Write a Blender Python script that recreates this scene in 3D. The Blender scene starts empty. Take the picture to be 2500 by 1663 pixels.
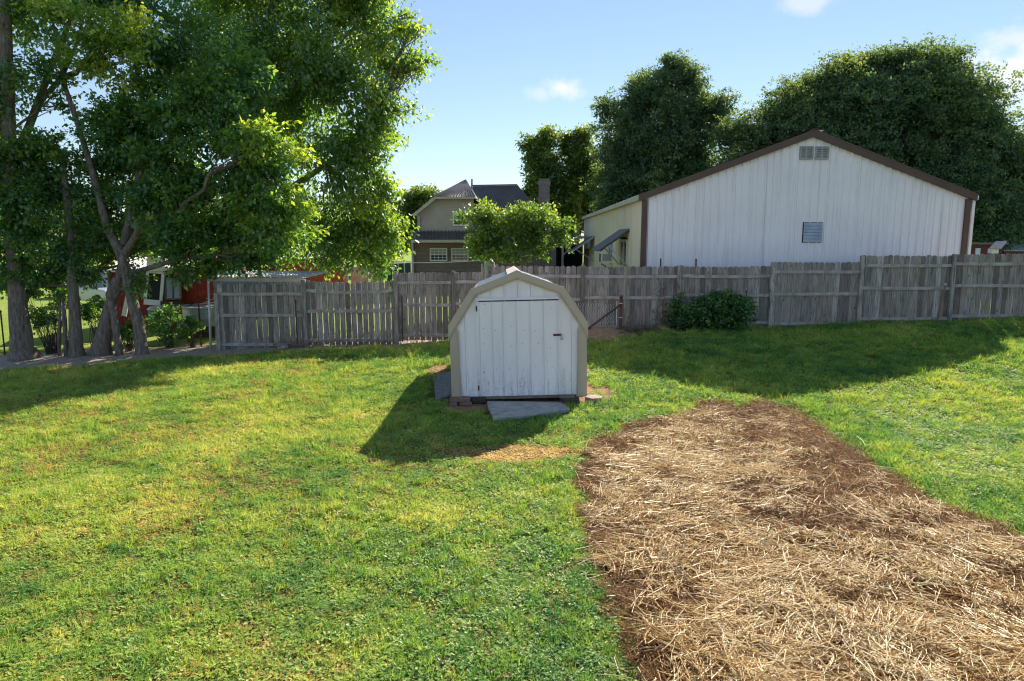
import bpy, math, random
import numpy as np
from mathutils import Vector, Matrix

R = math.radians
rng = np.random.default_rng(7)
random.seed(7)
scene = bpy.context.scene
col = scene.collection

# ------------------------------------------------------------------ camera
FPX, HZ, CAMZ = 1700.0, 577.0, 3.0          # focal length and horizon row for a 2500 x 1663 frame
PITCH = math.atan((831.5 - HZ) / FPX)
cam_data = bpy.data.cameras.new('camera')
cam_data.sensor_width = 36.0
cam_data.lens = 36.0 * FPX / 2500.0
cam_data.clip_start = 0.1
cam_data.clip_end = 2000.0
camera = bpy.data.objects.new('camera', cam_data)
camera.location = (0, 0, CAMZ)
camera.rotation_euler = (math.pi / 2 - PITCH, 0, 0)
col.objects.link(camera)
scene.camera = camera

# ------------------------------------------------------------------ sun, sky, exposure
SUN_TO = Vector((0.69, 1.47, 1.0)).normalized()
SUN_ELEV = math.asin(SUN_TO.z)
SUN_AZ = math.atan2(SUN_TO.x, SUN_TO.y)       # clockwise from +Y
sun_data = bpy.data.lights.new('sun', 'SUN')
sun_data.energy = 3.9
sun_data.angle = R(0.55)
sun_data.color = (1.0, 0.93, 0.80)
sun = bpy.data.objects.new('sun', sun_data)
sun.rotation_euler = (-SUN_TO).to_track_quat('-Z', 'Y').to_euler()
sun.location = (20, 40, 40)
col.objects.link(sun)

scene.view_settings.view_transform = 'Standard'
scene.view_settings.look = 'None'
scene.view_settings.gamma = 1.0
scene.view_settings.use_curve_mapping = False
scene.view_settings.exposure = 1.57
scene.cycles.use_denoising = True
scene.cycles.filter_width = 1.2
scene.cycles.max_bounces = 5
scene.cycles.diffuse_bounces = 3
scene.cycles.glossy_bounces = 2
scene.cycles.transmission_bounces = 3
scene.cycles.transparent_max_bounces = 6
scene.cycles.sample_clamp_indirect = 6.0
scene.cycles.caustics_reflective = False
scene.cycles.caustics_refractive = False
SKY_STRENGTH = 0.098

def pix_dir(px, py):
    x = (px - 1250) / FPX
    y = -(py - 831.5) / FPX
    return Vector((x, math.cos(PITCH) + y * math.sin(PITCH), -math.sin(PITCH) + y * math.cos(PITCH)))

def at(px, py, Y):
    """point at depth Y that shows at photo pixel (px, py)"""
    d = pix_dir(px, py)
    return Vector((0, 0, CAMZ)) + d * (Y / d.y)

def ground_at(px, py, z=0.0):
    d = pix_dir(px, py)
    return Vector((0, 0, CAMZ)) + d * ((z - CAMZ) / d.z)

world = bpy.data.worlds.new('World')
scene.world = world
world.use_nodes = True
wt = world.node_tree
wt.nodes.clear()
w_out = wt.nodes.new('ShaderNodeOutputWorld')
w_bg = wt.nodes.new('ShaderNodeBackground')
w_bg.inputs['Strength'].default_value = SKY_STRENGTH
w_sky = wt.nodes.new('ShaderNodeTexSky')
w_sky.sky_type = 'NISHITA'
w_sky.sun_disc = False
w_sky.sun_elevation = SUN_ELEV
w_sky.sun_rotation = SUN_AZ
w_sky.altitude = 200.0
w_sky.air_density = 0.85
w_sky.dust_density = 0.0
w_sky.ozone_density = 2.6
wt.links.new(w_bg.outputs[0], w_out.inputs[0])
w_geo = wt.nodes.new('ShaderNodeTexCoord')
def wmath(op, a, b=None, c=None, vec=False):
    n = wt.nodes.new('ShaderNodeVectorMath' if vec else 'ShaderNodeMath')
    n.operation = op
    for i, v in enumerate((a, b, c)):
        if v is None: continue
        if hasattr(v, 'is_linked'): wt.links.new(v, n.inputs[i])
        else: n.inputs[i].default_value = v
    return n.outputs['Value'] if vec and op in ('LENGTH', 'DOT_PRODUCT') else n.outputs[0]
w_noise = wt.nodes.new('ShaderNodeTexNoise')
w_noise.inputs['Scale'].default_value = 22.0
w_noise.inputs['Detail'].default_value = 7.0
w_noise.inputs['Roughness'].default_value = 0.62
wt.links.new(w_geo.outputs['Generated'], w_noise.inputs['Vector'])
cloud_mask = None
for (cx, cy, cw, ch, k) in [(1372, 215, 58, 34, .75), (1322, 228, 40, 20, .35), (1975, 2, 75, 24, .45), (2510, 175, 105, 75, 1.0), (2480, 95, 60, 26, .5), (2900, 330, 260, 60, .9), (-500, 120, 260, 80, .9)]:
    d = pix_dir(cx, cy).normalized()
    v = wmath('SUBTRACT', w_geo.outputs['Generated'], tuple(d), vec=True)
    sw, sh = FPX / cw, FPX / ch
    v = wmath('MULTIPLY', v, (sw, sw, sh), vec=True)
    ln = wmath('LENGTH', v, vec=True)
    m = wmath('SUBTRACT', 1.15, ln)
    m = wmath('ADD', m, wmath('MULTIPLY', wmath('SUBTRACT', w_noise.outputs[0], 0.5), 2.6))
    mr = wt.nodes.new('ShaderNodeMapRange')
    mr.interpolation_type = 'SMOOTHSTEP'
    mr.inputs['From Min'].default_value = 0.0
    mr.inputs['From Max'].default_value = 1.1
    mr.inputs['To Max'].default_value = k
    wt.links.new(m, mr.inputs['Value'])
    cloud_mask = mr.outputs[0] if cloud_mask is None else wmath('MAXIMUM', cloud_mask, mr.outputs[0])
w_mix = wt.nodes.new('ShaderNodeMix')
w_mix.data_type = 'RGBA'
wt.links.new(cloud_mask, w_mix.inputs[0])
w_gam = wt.nodes.new('ShaderNodeGamma'); w_gam.inputs['Gamma'].default_value = .65
w_sat = wt.nodes.new('ShaderNodeHueSaturation'); w_sat.inputs['Saturation'].default_value = 1.10
wt.links.new(w_sky.outputs[0], w_gam.inputs['Color']); wt.links.new(w_gam.outputs[0], w_sat.inputs['Color'])
wt.links.new(w_sat.outputs[0], w_mix.inputs[6])
w_mix.inputs[7].default_value = (3.9, 3.75, 3.85, 1)
wt.links.new(w_mix.outputs[2], w_bg.inputs['Color'])

# ------------------------------------------------------------------ terrain
ZX = [-120, -60, -30, -8.2, -5.7, -3.2, -1.6, 1.9, 4.6, 7.2, 9.6, 12.2, 14.2, 30, 60, 120]
ZZ = [-4.0, -2.4, -1.15, -.16, -.05, .04, .12, .34, .46, .46, .56, .65, .72, 1.1, 1.4, 1.6]
def sstep(a, b, v):
    t = np.clip((np.asarray(v, float) - a) / (b - a), 0, 1)
    return t * t * (3 - 2 * t)
def vnoise(x, y, s, seed=0):
    """cheap smooth 2-D value noise in [-1, 1]"""
    x = np.asarray(x, float) * s; y = np.asarray(y, float) * s
    xi = np.floor(x); yi = np.floor(y)
    fx = x - xi; fy = y - yi
    fx = fx * fx * (3 - 2 * fx); fy = fy * fy * (3 - 2 * fy)
    def h(a, b):
        t = np.sin(a * 127.1 + b * 311.7 + seed * 74.7) * 43758.5453
        return (t - np.floor(t)) * 2 - 1
    return (h(xi, yi) * (1 - fx) + h(xi + 1, yi) * fx) * (1 - fy) + (h(xi, yi + 1) * (1 - fx) + h(xi + 1, yi + 1) * fx) * fy
def gz(x, y):
    x = np.asarray(x, float); y = np.asarray(y, float)
    z = np.interp(x, ZX, ZZ) * sstep(10.5, 18.5, y)
    z = z + 0.022 * vnoise(x, y, .55, 1) + 0.012 * vnoise(x, y, 1.7, 2)
    z = z + 0.28 * np.exp(-(((x - 2.35) / .85) ** 2 + ((y - 18.2) / .5) ** 2))        # dirt mound by the rusty post
    return z
def gzf(x, y): return float(gz(x, y))

STRAW_PX = [(1610, 1790), (1535, 1663), (1515, 1600), (1525, 1540), (1480, 1490), (1490, 1430), (1428, 1385), (1440, 1320), (1412, 1270), (1436, 1230), (1400, 1190), (1402, 1150), (1440, 1085), (1520, 1045), (1600, 1030), (1690, 1010), (1685, 985),
            (1760, 990), (1800, 1005), (1850, 986), (1930, 1000), (2000, 1040), (2060, 1085), (2130, 1130), (2200, 1172), (2290, 1220), (2380, 1262), (2480, 1298), (2620, 1360), (2800, 1480), (2900, 1790)]
STRAW_POLY = np.array([[ground_at(*p).x, ground_at(*p).y] for p in STRAW_PX])
def poly_dist(x, y, poly):
    """signed distance, positive inside"""
    x = np.asarray(x, float); y = np.asarray(y, float)
    dmin = np.full(x.shape, 1e9); inside = np.zeros(x.shape, bool)
    n = len(poly)
    for i in range(n):
        ax, ay = poly[i]; bx, by = poly[(i + 1) % n]
        ex, ey = bx - ax, by - ay
        t = np.clip(((x - ax) * ex + (y - ay) * ey) / (ex * ex + ey * ey), 0, 1)
        dmin = np.minimum(dmin, np.hypot(x - ax - t * ex, y - ay - t * ey))
        c = ((ay > y) != (by > y)) & (x < ex * (y - ay) / (ey if abs(ey) > 1e-9 else 1e-9) + ax)
        inside ^= c
    return np.where(inside, dmin, -dmin)
def bed_mask(x, y):
    d = poly_dist(x, y, STRAW_POLY) + .10 * vnoise(x, y, 3.0, 5) + .07 * vnoise(x, y, 7.0, 6)
    return sstep(-.06, .10, d)
SX, SY = [-40, -13, -10, -7.8, -5.5, -3, -1.2, -.6], [15.8, 16.8, 17.5, 18.1, 18.3, 18.45, 18.75, 19.2]
def strip_mask(x, y):
    lo = np.interp(x, SX, SY) + .16 * vnoise(x, y, 1.1, 8) + .06 * vnoise(x, y, 4, 9)
    m = sstep(0, .22, y - lo) * (1 - sstep(20.0, 20.8, y)) * (1 - sstep(-1.0, -.4, x))
    mound = sstep(.15, .75, np.exp(-(((x - 2.35) / 1.15) ** 2 + ((y - 18.15) / .75) ** 2)) + .12 * vnoise(x, y, 3, 4))
    return np.maximum(m, mound), mound
SHED_X, SHED_Y = .135, 12.30
def bare_mask(x, y):
    """bare earth round the shed"""
    dx = np.maximum(np.abs(x - SHED_X) - 1.22, 0); dy = np.maximum(np.abs(y - (SHED_Y + 1.9)) - 1.95, 0)
    d = np.hypot(dx, dy) + .14 * vnoise(x, y, 2.6, 11)
    m = 1 - sstep(.10, .30, d)
    f = np.exp(-(((x + .85) / .60) ** 2 + ((y - 11.95) / .45) ** 2))
    side = np.exp(-(((x + 1.65) / .5) ** 2 + ((y - 15.2) / 1.0) ** 2)) * .9
    side2 = np.exp(-(((x - 1.75) / .28) ** 2 + ((y - 12.9) / .8) ** 2)) * .8
    return np.clip(np.maximum(np.maximum(m, sstep(.35, .75, f + .1 * vnoise(x, y, 5, 12))), np.maximum(sstep(.4, .8, side + .2 * vnoise(x, y, 3, 13)), sstep(.4, .8, side2 + .2 * vnoise(x, y, 4, 14)))), 0, 1)
def pale_mask(x, y):
    """scorched tan patch in front of the shed"""
    p = np.exp(-(((x + .02 - .10 * (y - 9.3)) / 1.05) ** 2 + ((y - 9.36) / .46) ** 2)) * 1.5
    return sstep(.5, .95, p + .20 * vnoise(x, y, 4, 25) + .15 * vnoise(x, y, 9, 26))
def dry_mask(x, y):
    a = vnoise(x, y, .8, 21) * .40 + vnoise(x, y, 2.1, 22) * .36 + vnoise(x, y, 6.2, 23) * .34 + vnoise(x, y, 15, 24) * .22
    left = .16 * sstep(2, -1, x) + sstep(0, -6.5, x) * .34 * sstep(4, 7, y) - .20 * sstep(2, 5, x)
    d = sstep(.22, .95, a + left)
    return np.clip(np.maximum(d * .8, pale_mask(x, y)), 0, 1)

# ------------------------------------------------------------------ mesh helpers
class MB:
    def __init__(self): self.v, self.f = [], []
    def add(self, verts, faces):
        o = len(self.v)
        self.v.extend([tuple(p) for p in verts])
        self.f.extend([tuple(i + o for i in f) for f in faces])
        return self
    def box(self, c, s, rot=None):
        hx, hy, hz = s[0] / 2, s[1] / 2, s[2] / 2
        vs = [Vector((x * hx, y * hy, z * hz)) for z in (-1, 1) for y in (-1, 1) for x in (-1, 1)]
        if rot is not None: vs = [rot @ p for p in vs]
        vs = [p + Vector(c) for p in vs]
        return self.add(vs, [(0, 2, 3, 1), (4, 5, 7, 6), (0, 1, 5, 4), (1, 3, 7, 5), (3, 2, 6, 7), (2, 0, 4, 6)])
    def beam(self, a, b, w, h, up=(0, 0, 1)):
        a, b = Vector(a), Vector(b)
        d = (b - a); L = d.length; d.normalize()
        s = d.cross(Vector(up))
        if s.length < 1e-4: s = d.cross(Vector((1, 0, 0)))
        s.normalize(); u = s.cross(d)
        m = Matrix((s, d, u)).transposed()
        return self.box((a + b) / 2, (w, L, h), m)
    def prism(self, poly, d):
        """planar polygon (list of 3-D points) swept by vector d"""
        n = len(poly); d = Vector(d)
        vs = [Vector(p) for p in poly] + [Vector(p) + d for p in poly]
        fs = [tuple(range(n))[::-1], tuple(range(n, 2 * n))]
        fs += [(i, (i + 1) % n, n + (i + 1) % n, n + i) for i in range(n)]
        return self.add(vs, fs)
    def sheet(self, rows):
        """grid of points rows[i][j]"""
        nr, nc = len(rows), len(rows[0])
        return self.add([p for r in rows for p in r], [(i * nc + j, i * nc + j + 1, (i + 1) * nc + j + 1, (i + 1) * nc + j) for i in range(nr - 1) for j in range(nc - 1)])
    def tube(self, path, radii, n=6, cap=True, wob=0.0, seed=0):
        path = [Vector(p) for p in path]
        if not hasattr(radii, '__len__'): radii = [radii] * len(path)
        rg = random.Random(seed)
        o = len(self.v); prev = None
        for i, p in enumerate(path):
            t = (path[min(i + 1, len(path) - 1)] - path[max(i - 1, 0)]).normalized()
            if prev is None:
                s = t.cross(Vector((0, 1, 0)) if abs(t.y) < .9 else Vector((1, 0, 0)))
            else:
                s = prev - t * prev.dot(t)
            s.normalize(); prev = s
            u = t.cross(s)
            for k in range(n):
                a = 2 * math.pi * k / n
                r = radii[i] * (1 + (wob * (rg.random() * 2 - 1) if wob else 0))
                self.v.append(tuple(p + (s * math.cos(a) + u * math.sin(a)) * r))
        for i in range(len(path) - 1):
            for k in range(n):
                k2 = (k + 1) % n
                self.f.append((o + i * n + k, o + i * n + k2, o + (i + 1) * n + k2, o + (i + 1) * n + k))
        if cap:
            self.f.append(tuple(o + k for k in range(n))[::-1])
            m = len(path) - 1
            self.f.append(tuple(o + m * n + k for k in range(n)))
        return self
    def lathe(self, c, prof, n=16, sx=1, sy=1):
        o = len(self.v); c = Vector(c)
        for (r, z) in prof:
            for k in range(n):
                a = 2 * math.pi * k / n
                self.v.append((c.x + r * sx * math.cos(a), c.y + r * sy * math.sin(a), c.z + z))
        for i in range(len(prof) - 1):
            for k in range(n):
                k2 = (k + 1) % n
                self.f.append((o + i * n + k, o + i * n + k2, o + (i + 1) * n + k2, o + (i + 1) * n + k))
        self.f.append(tuple(o + k for k in range(n))[::-1])
        m = len(prof) - 1
        self.f.append(tuple(o + m * n + k for k in range(n)))
        return self
    def mesh(self, name, mat, smooth=False):
        me = bpy.data.meshes.new(name)
        me.from_pydata(self.v, [], self.f)
        if mat: me.materials.append(mat)
        me.update()
        if smooth: me.shade_smooth()
        return me
    def build(self, name, mat, parent=None, smooth=False, bevel=0):
        o = bpy.data.objects.new(name, self.mesh(name, mat, smooth))
        col.objects.link(o)
        if parent: o.parent = parent
        if bevel:
            b = o.modifiers.new('bevel', 'BEVEL'); b.width = bevel; b.segments = 2; b.limit_method = 'ANGLE'
        return o

def link(name, me, parent=None, loc=(0, 0, 0), rot=(0, 0, 0), scale=(1, 1, 1)):
    o = bpy.data.objects.new(name, me)
    col.objects.link(o)
    o.location = loc; o.rotation_euler = rot; o.scale = scale
    if parent: o.parent = parent
    return o
def tag(o, label=None, cat=None, group=None, kind=None):
    if label: o['label'] = label
    if cat: o['category'] = cat
    if group: o['group'] = group
    if kind: o['kind'] = kind
    return o
def thing(name, label, cat, loc=(0, 0, 0), rot=(0, 0, 0), group=None):
    o = bpy.data.objects.new(name, None)
    col.objects.link(o)
    o.location = loc; o.rotation_euler = rot
    o.empty_display_size = .2
    return tag(o, label, cat, group)
def np_mesh(name, verts, faces, mat, attrs=None, smooth=False):
    """verts (N,3), faces (M,k) with one k"""
    me = bpy.data.meshes.new(name)
    verts = np.asarray(verts, np.float32); faces = np.asarray(faces, np.int32)
    k = faces.shape[1]
    me.vertices.add(len(verts)); me.vertices.foreach_set('co', verts.ravel())
    me.loops.add(faces.size); me.loops.foreach_set('vertex_index', faces.ravel())
    me.polygons.add(len(faces))
    me.polygons.foreach_set('loop_start', np.arange(0, faces.size, k, dtype=np.int32))
    if mat: me.materials.append(mat)
    if attrs:
        for an, av in attrs.items():
            a = me.attributes.new(an, 'FLOAT', 'POINT'); a.data.foreach_set('value', np.asarray(av, np.float32).ravel())
    me.update(calc_edges=True)
    if smooth: me.shade_smooth()
    return me

# ------------------------------------------------------------------ material helpers
class NT:
    def __init__(self, name):
        self.m = bpy.data.materials.new(name); self.m.use_nodes = True
        self.t = self.m.node_tree; self.t.nodes.clear()
        self.out = self.t.nodes.new('ShaderNodeOutputMaterial')
    def n(self, typ, ins=None, **props):
        nd = self.t.nodes.new(typ)
        for k, v in props.items(): setattr(nd, k, v)
        for k, v in (ins or {}).items():
            if hasattr(v, 'is_linked'): self.t.links.new(v, nd.inputs[k])
            else: nd.inputs[k].default_value = v
        return nd
    def coord(self, which='Object', scale=(1, 1, 1), offset=None):
        tc = self.n('ShaderNodeTexCoord')
        mp = self.n('ShaderNodeMapping', {'Vector': tc.outputs[which], 'Scale': scale})
        if offset is not None: self.t.links.new(offset, mp.inputs['Location'])
        return mp.outputs[0]
    def noise(self, scale, detail=4, rough=.55, vec=None, out=0):
        i = {'Scale': scale, 'Detail': detail, 'Roughness': rough}
        if vec is not None: i['Vector'] = vec
        return self.n('ShaderNodeTexNoise', i).outputs[out]
    def ramp(self, fac, stops, interp='LINEAR'):
        r = self.n('ShaderNodeValToRGB', {'Fac': fac})
        r.color_ramp.interpolation = interp
        el = r.color_ramp.elements
        while len(el) < len(stops): el.new(.5)
        for e, (p, c) in zip(el, stops):
            e.position = p
            e.color = (c, c, c, 1) if not hasattr(c, '__len__') else (*c[:3], 1)
        return r.outputs[0]
    def mix(self, f, a, b, blend='MIX'):
        nd = self.n('ShaderNodeMix', data_type='RGBA', blend_type=blend)
        for i, v in ((0, f), (6, a), (7, b)):
            if hasattr(v, 'is_linked'): self.t.links.new(v, nd.inputs[i])
            elif i: nd.inputs[i].default_value = (*v[:3], 1)
            else: nd.inputs[i].default_value = v
        return nd.outputs[2]
    def math(self, op, a, b=None, clamp=False):
        nd = self.n('ShaderNodeMath', operation=op, use_clamp=clamp)
        for i, v in enumerate((a, b)):
            if v is None: continue
            if hasattr(v, 'is_linked'): self.t.links.new(v, nd.inputs[i])
            else: nd.inputs[i].default_value = v
        return nd.outputs[0]
    def attr(self, name, typ='GEOMETRY'):
        return self.n('ShaderNodeAttribute', attribute_name=name, attribute_type=typ).outputs['Fac']
    def rnd(self): return self.n('ShaderNodeObjectInfo').outputs['Random']
    def bump(self, h, strength=.3, dist=.02):
        return self.n('ShaderNodeBump', {'Height': h, 'Strength': strength, 'Distance': dist}).outputs[0]
    def pbr(self, color, rough=.6, normal=None, metal=0.0, spec=.4):
        p = self.n('ShaderNodeBsdfPrincipled')
        for k, v in (('Base Color', color), ('Roughness', rough), ('Metallic', metal), ('Specular IOR Level', spec), ('Normal', normal)):
            if v is None: continue
            if hasattr(v, 'is_linked'): self.t.links.new(v, p.inputs[k])
            else: p.inputs[k].default_value = (*v[:3], 1) if k == 'Base Color' else v
        self.t.links.new(p.outputs[0], self.out.inputs[0])
        return self.m

def simple(name, c, rough=.6, metal=0.0, var=.25, scale=6, bump=.15, spec=.4):
    t = NT(name)
    v = t.coord()
    n = t.noise(scale, 5, .6, v)
    a = tuple(x * (1 - var) for x in c); b = tuple(min(1, x * (1 + var * .6)) for x in c)
    colr = t.ramp(n, [(.3, a), (.7, b)])
    return t.pbr(colr, rough, t.bump(t.noise(scale * 6, 3, .6, v), bump, .01) if bump else None, metal, spec)

def leaf_mat(name, dark, mid, light, trans=.45, gloss=.08):
    t = NT(name)
    tint = t.attr('tint')
    c = t.ramp(tint, [(0, dark), (.5, mid), (1, light)])
    tc = t.mix(1.0, c, (1.5, 1.35, .55), 'MULTIPLY')
    d = t.n('ShaderNodeBsdfDiffuse', {'Color': c})
    tr = t.n('ShaderNodeBsdfTranslucent', {'Color': tc})
    m1 = t.n('ShaderNodeMixShader', {0: trans, 1: d.outputs[0], 2: tr.outputs[0]})
    g = t.n('ShaderNodeBsdfGlossy', {'Roughness': .38, 'Color': (.9, .95, 1, 1)})
    m2 = t.n('ShaderNodeMixShader', {0: gloss, 1: m1.outputs[0], 2: g.outputs[0]})
    t.t.links.new(m2.outputs[0], t.out.inputs[0])
    return t.m

def metal_siding(name, c, streak=(.42, .33, .24), amount=.35, vscale=(5, 5, .35), rough=.45):
    t = NT(name)
    v = t.coord('Object', vscale)
    n = t.noise(1.6, 6, .65, v)
    f = t.math('MULTIPLY', t.ramp(n, [(.52, 0.0), (.78, 1.0)]), amount)
    n2 = t.noise(.9, 3, .5, t.coord())
    base = t.ramp(n2, [(.3, tuple(x * .92 for x in c)), (.7, c)])
    return t.pbr(t.mix(f, base, streak), rough, t.bump(t.noise(1.2, 2, .5, t.coord('Object', (2, 2, .6))), .3, .03), 0, .45)

M = {}
# ground: thatch and soil under the lawn, mulch strip along the fence, brown bed, red clay
t = NT('ground')
v = t.coord()
n1 = t.noise(3.0, 6, .65, v); n2 = t.noise(28, 4, .6, v); n3 = t.noise(.45, 3, .5, v)
lawn_c = t.mix(t.ramp(n1, [(.35, 0.0), (.7, 1.0)]), (.085, .12, .022), (.19, .17, .05))
lawn_c = t.mix(t.math('MULTIPLY', t.ramp(n2, [(.4, 0.0), (.7, 1.0)]), .5), lawn_c, (.035, .035, .016))
far_c = t.mix(t.ramp(t.noise(1.2, 6, .6, v), [(.3, 0.0), (.7, 1.0)]), (.17, .25, .040), (.32, .36, .075))
lawn_c = t.mix(t.attr('far'), lawn_c, far_c)
dry_c = t.mix(n2, (.20, .12, .05), (.30, .20, .09))
c = t.mix(t.math('MULTIPLY', t.attr('dry'), .85), lawn_c, dry_c)
mul_c = t.mix(t.ramp(t.noise(14, 6, .7, v), [(.3, 0.0), (.7, 1.0)]), (.27, .205, .17), (.64, .52, .44))
c = t.mix(t.attr('strip'), c, mul_c)
clay = t.mix(t.ramp(t.noise(9, 6, .65, v), [(.3, 0.0), (.75, 1.0)]), (.26, .14, .085), (.52, .30, .17))
c = t.mix(t.attr('clay'), c, clay)
bed_c = t.mix(t.ramp(t.noise(7, 7, .7, v), [(.32, 0.0), (.72, 1.0)]), (.055, .027, .015), (.27, .145, .07))
c = t.mix(t.attr('bed'), c, bed_c)
hgt = t.math('ADD', t.noise(30, 5, .7, v), t.noise(90, 3, .6, v))
M['ground'] = t.pbr(c, .95, t.bump(hgt, .9, .03), 0, .1)

# grass blades: colour from the scattered clump
t = NT('grass_blade')
dry = t.attr('dry', 'INSTANCER'); tint = t.attr('tint', 'INSTANCER')
green = t.ramp(tint, [(0, (.070, .21, .062)), (.4, (.24, .40, .080)), (.75, (.44, .51, .095)), (1, (.62, .61, .20))])
tan = t.ramp(tint, [(0, (.36, .20, .07)), (.5, (.54, .34, .12)), (1, (.78, .52, .22))])
c = t.mix(dry, green, tan)
d = t.n('ShaderNodeBsdfDiffuse', {'Color': c})
tr = t.n('ShaderNodeBsdfTranslucent', {'Color': t.mix(1.0, c, (1.4, 1.3, .65), 'MULTIPLY')})
m1 = t.n('ShaderNodeMixShader', {0: .42, 1: d.outputs[0], 2: tr.outputs[0]})
g = t.n('ShaderNodeBsdfGlossy', {'Roughness': .5, 'Color': (1, 1, .9, 1)})
m2 = t.n('ShaderNodeMixShader', {0: .025, 1: m1.outputs[0], 2: g.outputs[0]})
t.t.links.new(m2.outputs[0], t.out.inputs[0])
M['grass'] = t.m

t = NT('straw')
c = t.ramp(t.attr('tint'), [(0, (.15, .062, .022)), (.3, (.40, .19, .065)), (.6, (.70, .45, .16)), (.85, (.88, .65, .30)), (1, (.93, .79, .50))])
d = t.n('ShaderNodeBsdfDiffuse', {'Color': c})
tr = t.n('ShaderNodeBsdfTranslucent', {'Color': c})
m1 = t.n('ShaderNodeMixShader', {0: .22, 1: d.outputs[0], 2: tr.outputs[0]})
g = t.n('ShaderNodeBsdfGlossy', {'Roughness': .33, 'Color': (1, .95, .85, 1)})
m2 = t.n('ShaderNodeMixShader', {0: .05, 1: m1.outputs[0], 2: g.outputs[0]})
t.t.links.new(m2.outputs[0], t.out.inputs[0])
M['straw'] = t.m

M['leaf_near'] = leaf_mat('leaf_walnut', (.062, .180, .078), (.145, .295, .068), (.42, .52, .06), .60, .05)
M['leaf_maple'] = leaf_mat('leaf_silver_maple', (.066, .180, .068), (.165, .305, .060), (.44, .52, .06), .60, .06)
M['leaf_far_haze'] = leaf_mat('leaf_far_haze', (.078, .150, .105), (.135, .215, .115), (.34, .38, .09), .45, .015)  # bluish cast of distance haze mixed into these leaf colours
M['leaf_poplar'] = leaf_mat('leaf_poplar', (.070, .14, .040), (.15, .23, .045), (.33, .37, .05), .52, .06)
M['leaf_yard'] = leaf_mat('leaf_yard', (.080, .17, .040), (.18, .30, .055), (.42, .50, .09), .54, .07)
M['leaf_shrub'] = leaf_mat('leaf_shrub', (.022, .075, .018), (.065, .18, .028), (.18, .34, .04), .40, .08)

t = NT('bark')
v = t.coord('Object', (6, 6, 1.2)); n = t.noise(3.2, 6, .7, v)
c = t.ramp(n, [(.3, (.075, .060, .050)), (.55, (.25, .205, .17)), (.8, (.44, .38, .32))])
M['bark'] = t.pbr(c, .9, t.bump(n, 1.0, .05), 0, .2)

t = NT('fence_wood')
rv = t.rnd()
off = t.n('ShaderNodeCombineXYZ', {0: t.math('MULTIPLY', rv, 37.0), 2: t.math('MULTIPLY', rv, 91.0)}).outputs[0]
v = t.coord('Object', (26, 26, 1.3), off); n = t.noise(1.6, 7, .68, v)
tone = t.ramp(rv, [(0, (.20, .16, .145)), (.3, (.32, .27, .245)), (.55, (.42, .37, .335)), (.8, (.38, .30, .26)), (1, (.57, .52, .48))])
c = t.mix(t.ramp(n, [(.30, 1.0), (.56, 0.0)]), tone, (.055, .048, .046))
v2 = t.coord('Object', (3.2, 3.2, 1.4), off)
stain = t.ramp(t.noise(1.5, 5, .6, v2), [(.50, 0.0), (.72, 1.0)])
c = t.mix(t.math('MULTIPLY', stain, .62), c, (.060, .058, .060))
vk = t.n('ShaderNodeTexVoronoi', {'Vector': t.coord('Object', (4.5, 4.5, 2.6), off), 'Scale': 1.2, 'Randomness': 1.0}).outputs[0]
c = t.mix(t.ramp(vk, [(.06, .9), (.13, 0.0)]), c, (.035, .027, .025))
M['fence'] = t.pbr(c, .88, t.bump(n, .55, .01), 0, .2)
M['fence_rail'] = simple('fence_rail_wood', (.40, .36, .335), .88, 0, .4, 5, .5, .2)

t = NT('shed_white_siding')
n = t.noise(1.8, 7, .72, t.coord('Object', (9, 9, .8)))
zc = t.n('ShaderNodeSeparateXYZ', {0: t.n('ShaderNodeTexCoord').outputs['Object']}).outputs[2]
low = t.n('ShaderNodeMapRange', {'Value': zc, 'From Min': .0, 'From Max': 1.25, 'To Min': 1.0, 'To Max': 0.0}).outputs[0]
f = t.ramp(t.math('ADD', n, t.math('MULTIPLY', low, .22)), [(.66, 0.0), (.80, 1.0)])
sp = t.ramp(t.noise(55, 3, .6, t.coord('Object', (1, 1, .45))), [(.45, .15), (.62, 1.0)])
f = t.math('MULTIPLY', f, sp)
f = t.math('MULTIPLY', f, .62)
base = t.ramp(t.noise(1.4, 4, .6, t.coord('Object', (2, 2, .5))), [(.3, (.80, .75, .80)), (.7, (.91, .86, .91))])
M['shed_white'] = t.pbr(t.mix(f, base, (.10, .115, .125)), .5, t.bump(t.noise(2.5, 3, .5, t.coord()), .1, .01), 0, .4)
M['tan'] = metal_siding('tan_trim', (.49, .41, .335), (.25, .20, .15), .35)
M['galv'] = simple('galvanised_sheet', (.50, .53, .56), .36, .7, .22, 4, .12)
M['barn_white'] = metal_siding('barn_white_siding', (.91, .86, .89), (.36, .27, .18), .42, (3.2, 3.2, .16))
M['barn_side_light'] = metal_siding('barn_siding_side_light', (.78, .73, .60), (.36, .27, .17), .5, (3.2, 3.2, .16))  # same siding as the gable; creamy light on the side wall painted in
M['brown_trim'] = simple('brown_metal_trim', (.105, .062, .047), .5, 0, .2, 2, .05)
M['brown_roof'] = simple('brown_metal_roof', (.17, .135, .13), .36, .3, .25, 1.2, .08)
M['white_paint'] = simple('white_paint', (.78, .78, .76), .5, 0, .1, 5, .05)
M['cream_paint'] = simple('cream_paint', (.52, .48, .38), .6, 0, .15, 4, .08)
M['dark'] = simple('dark_interior', (.02, .02, .022), .8, 0, .2, 5, 0)
t = NT('window_glass')
M['glass'] = t.pbr(t.ramp(t.noise(2.2, 3, .5, t.coord()), [(.3, (.015, .022, .028)), (.7, (.06, .075, .085))]), .06, None, 0, .8)
M['blind'] = simple('window_blind', (.36, .42, .42), .6, 0, .15, 3, 0)
t = NT('brick_wall')
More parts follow.
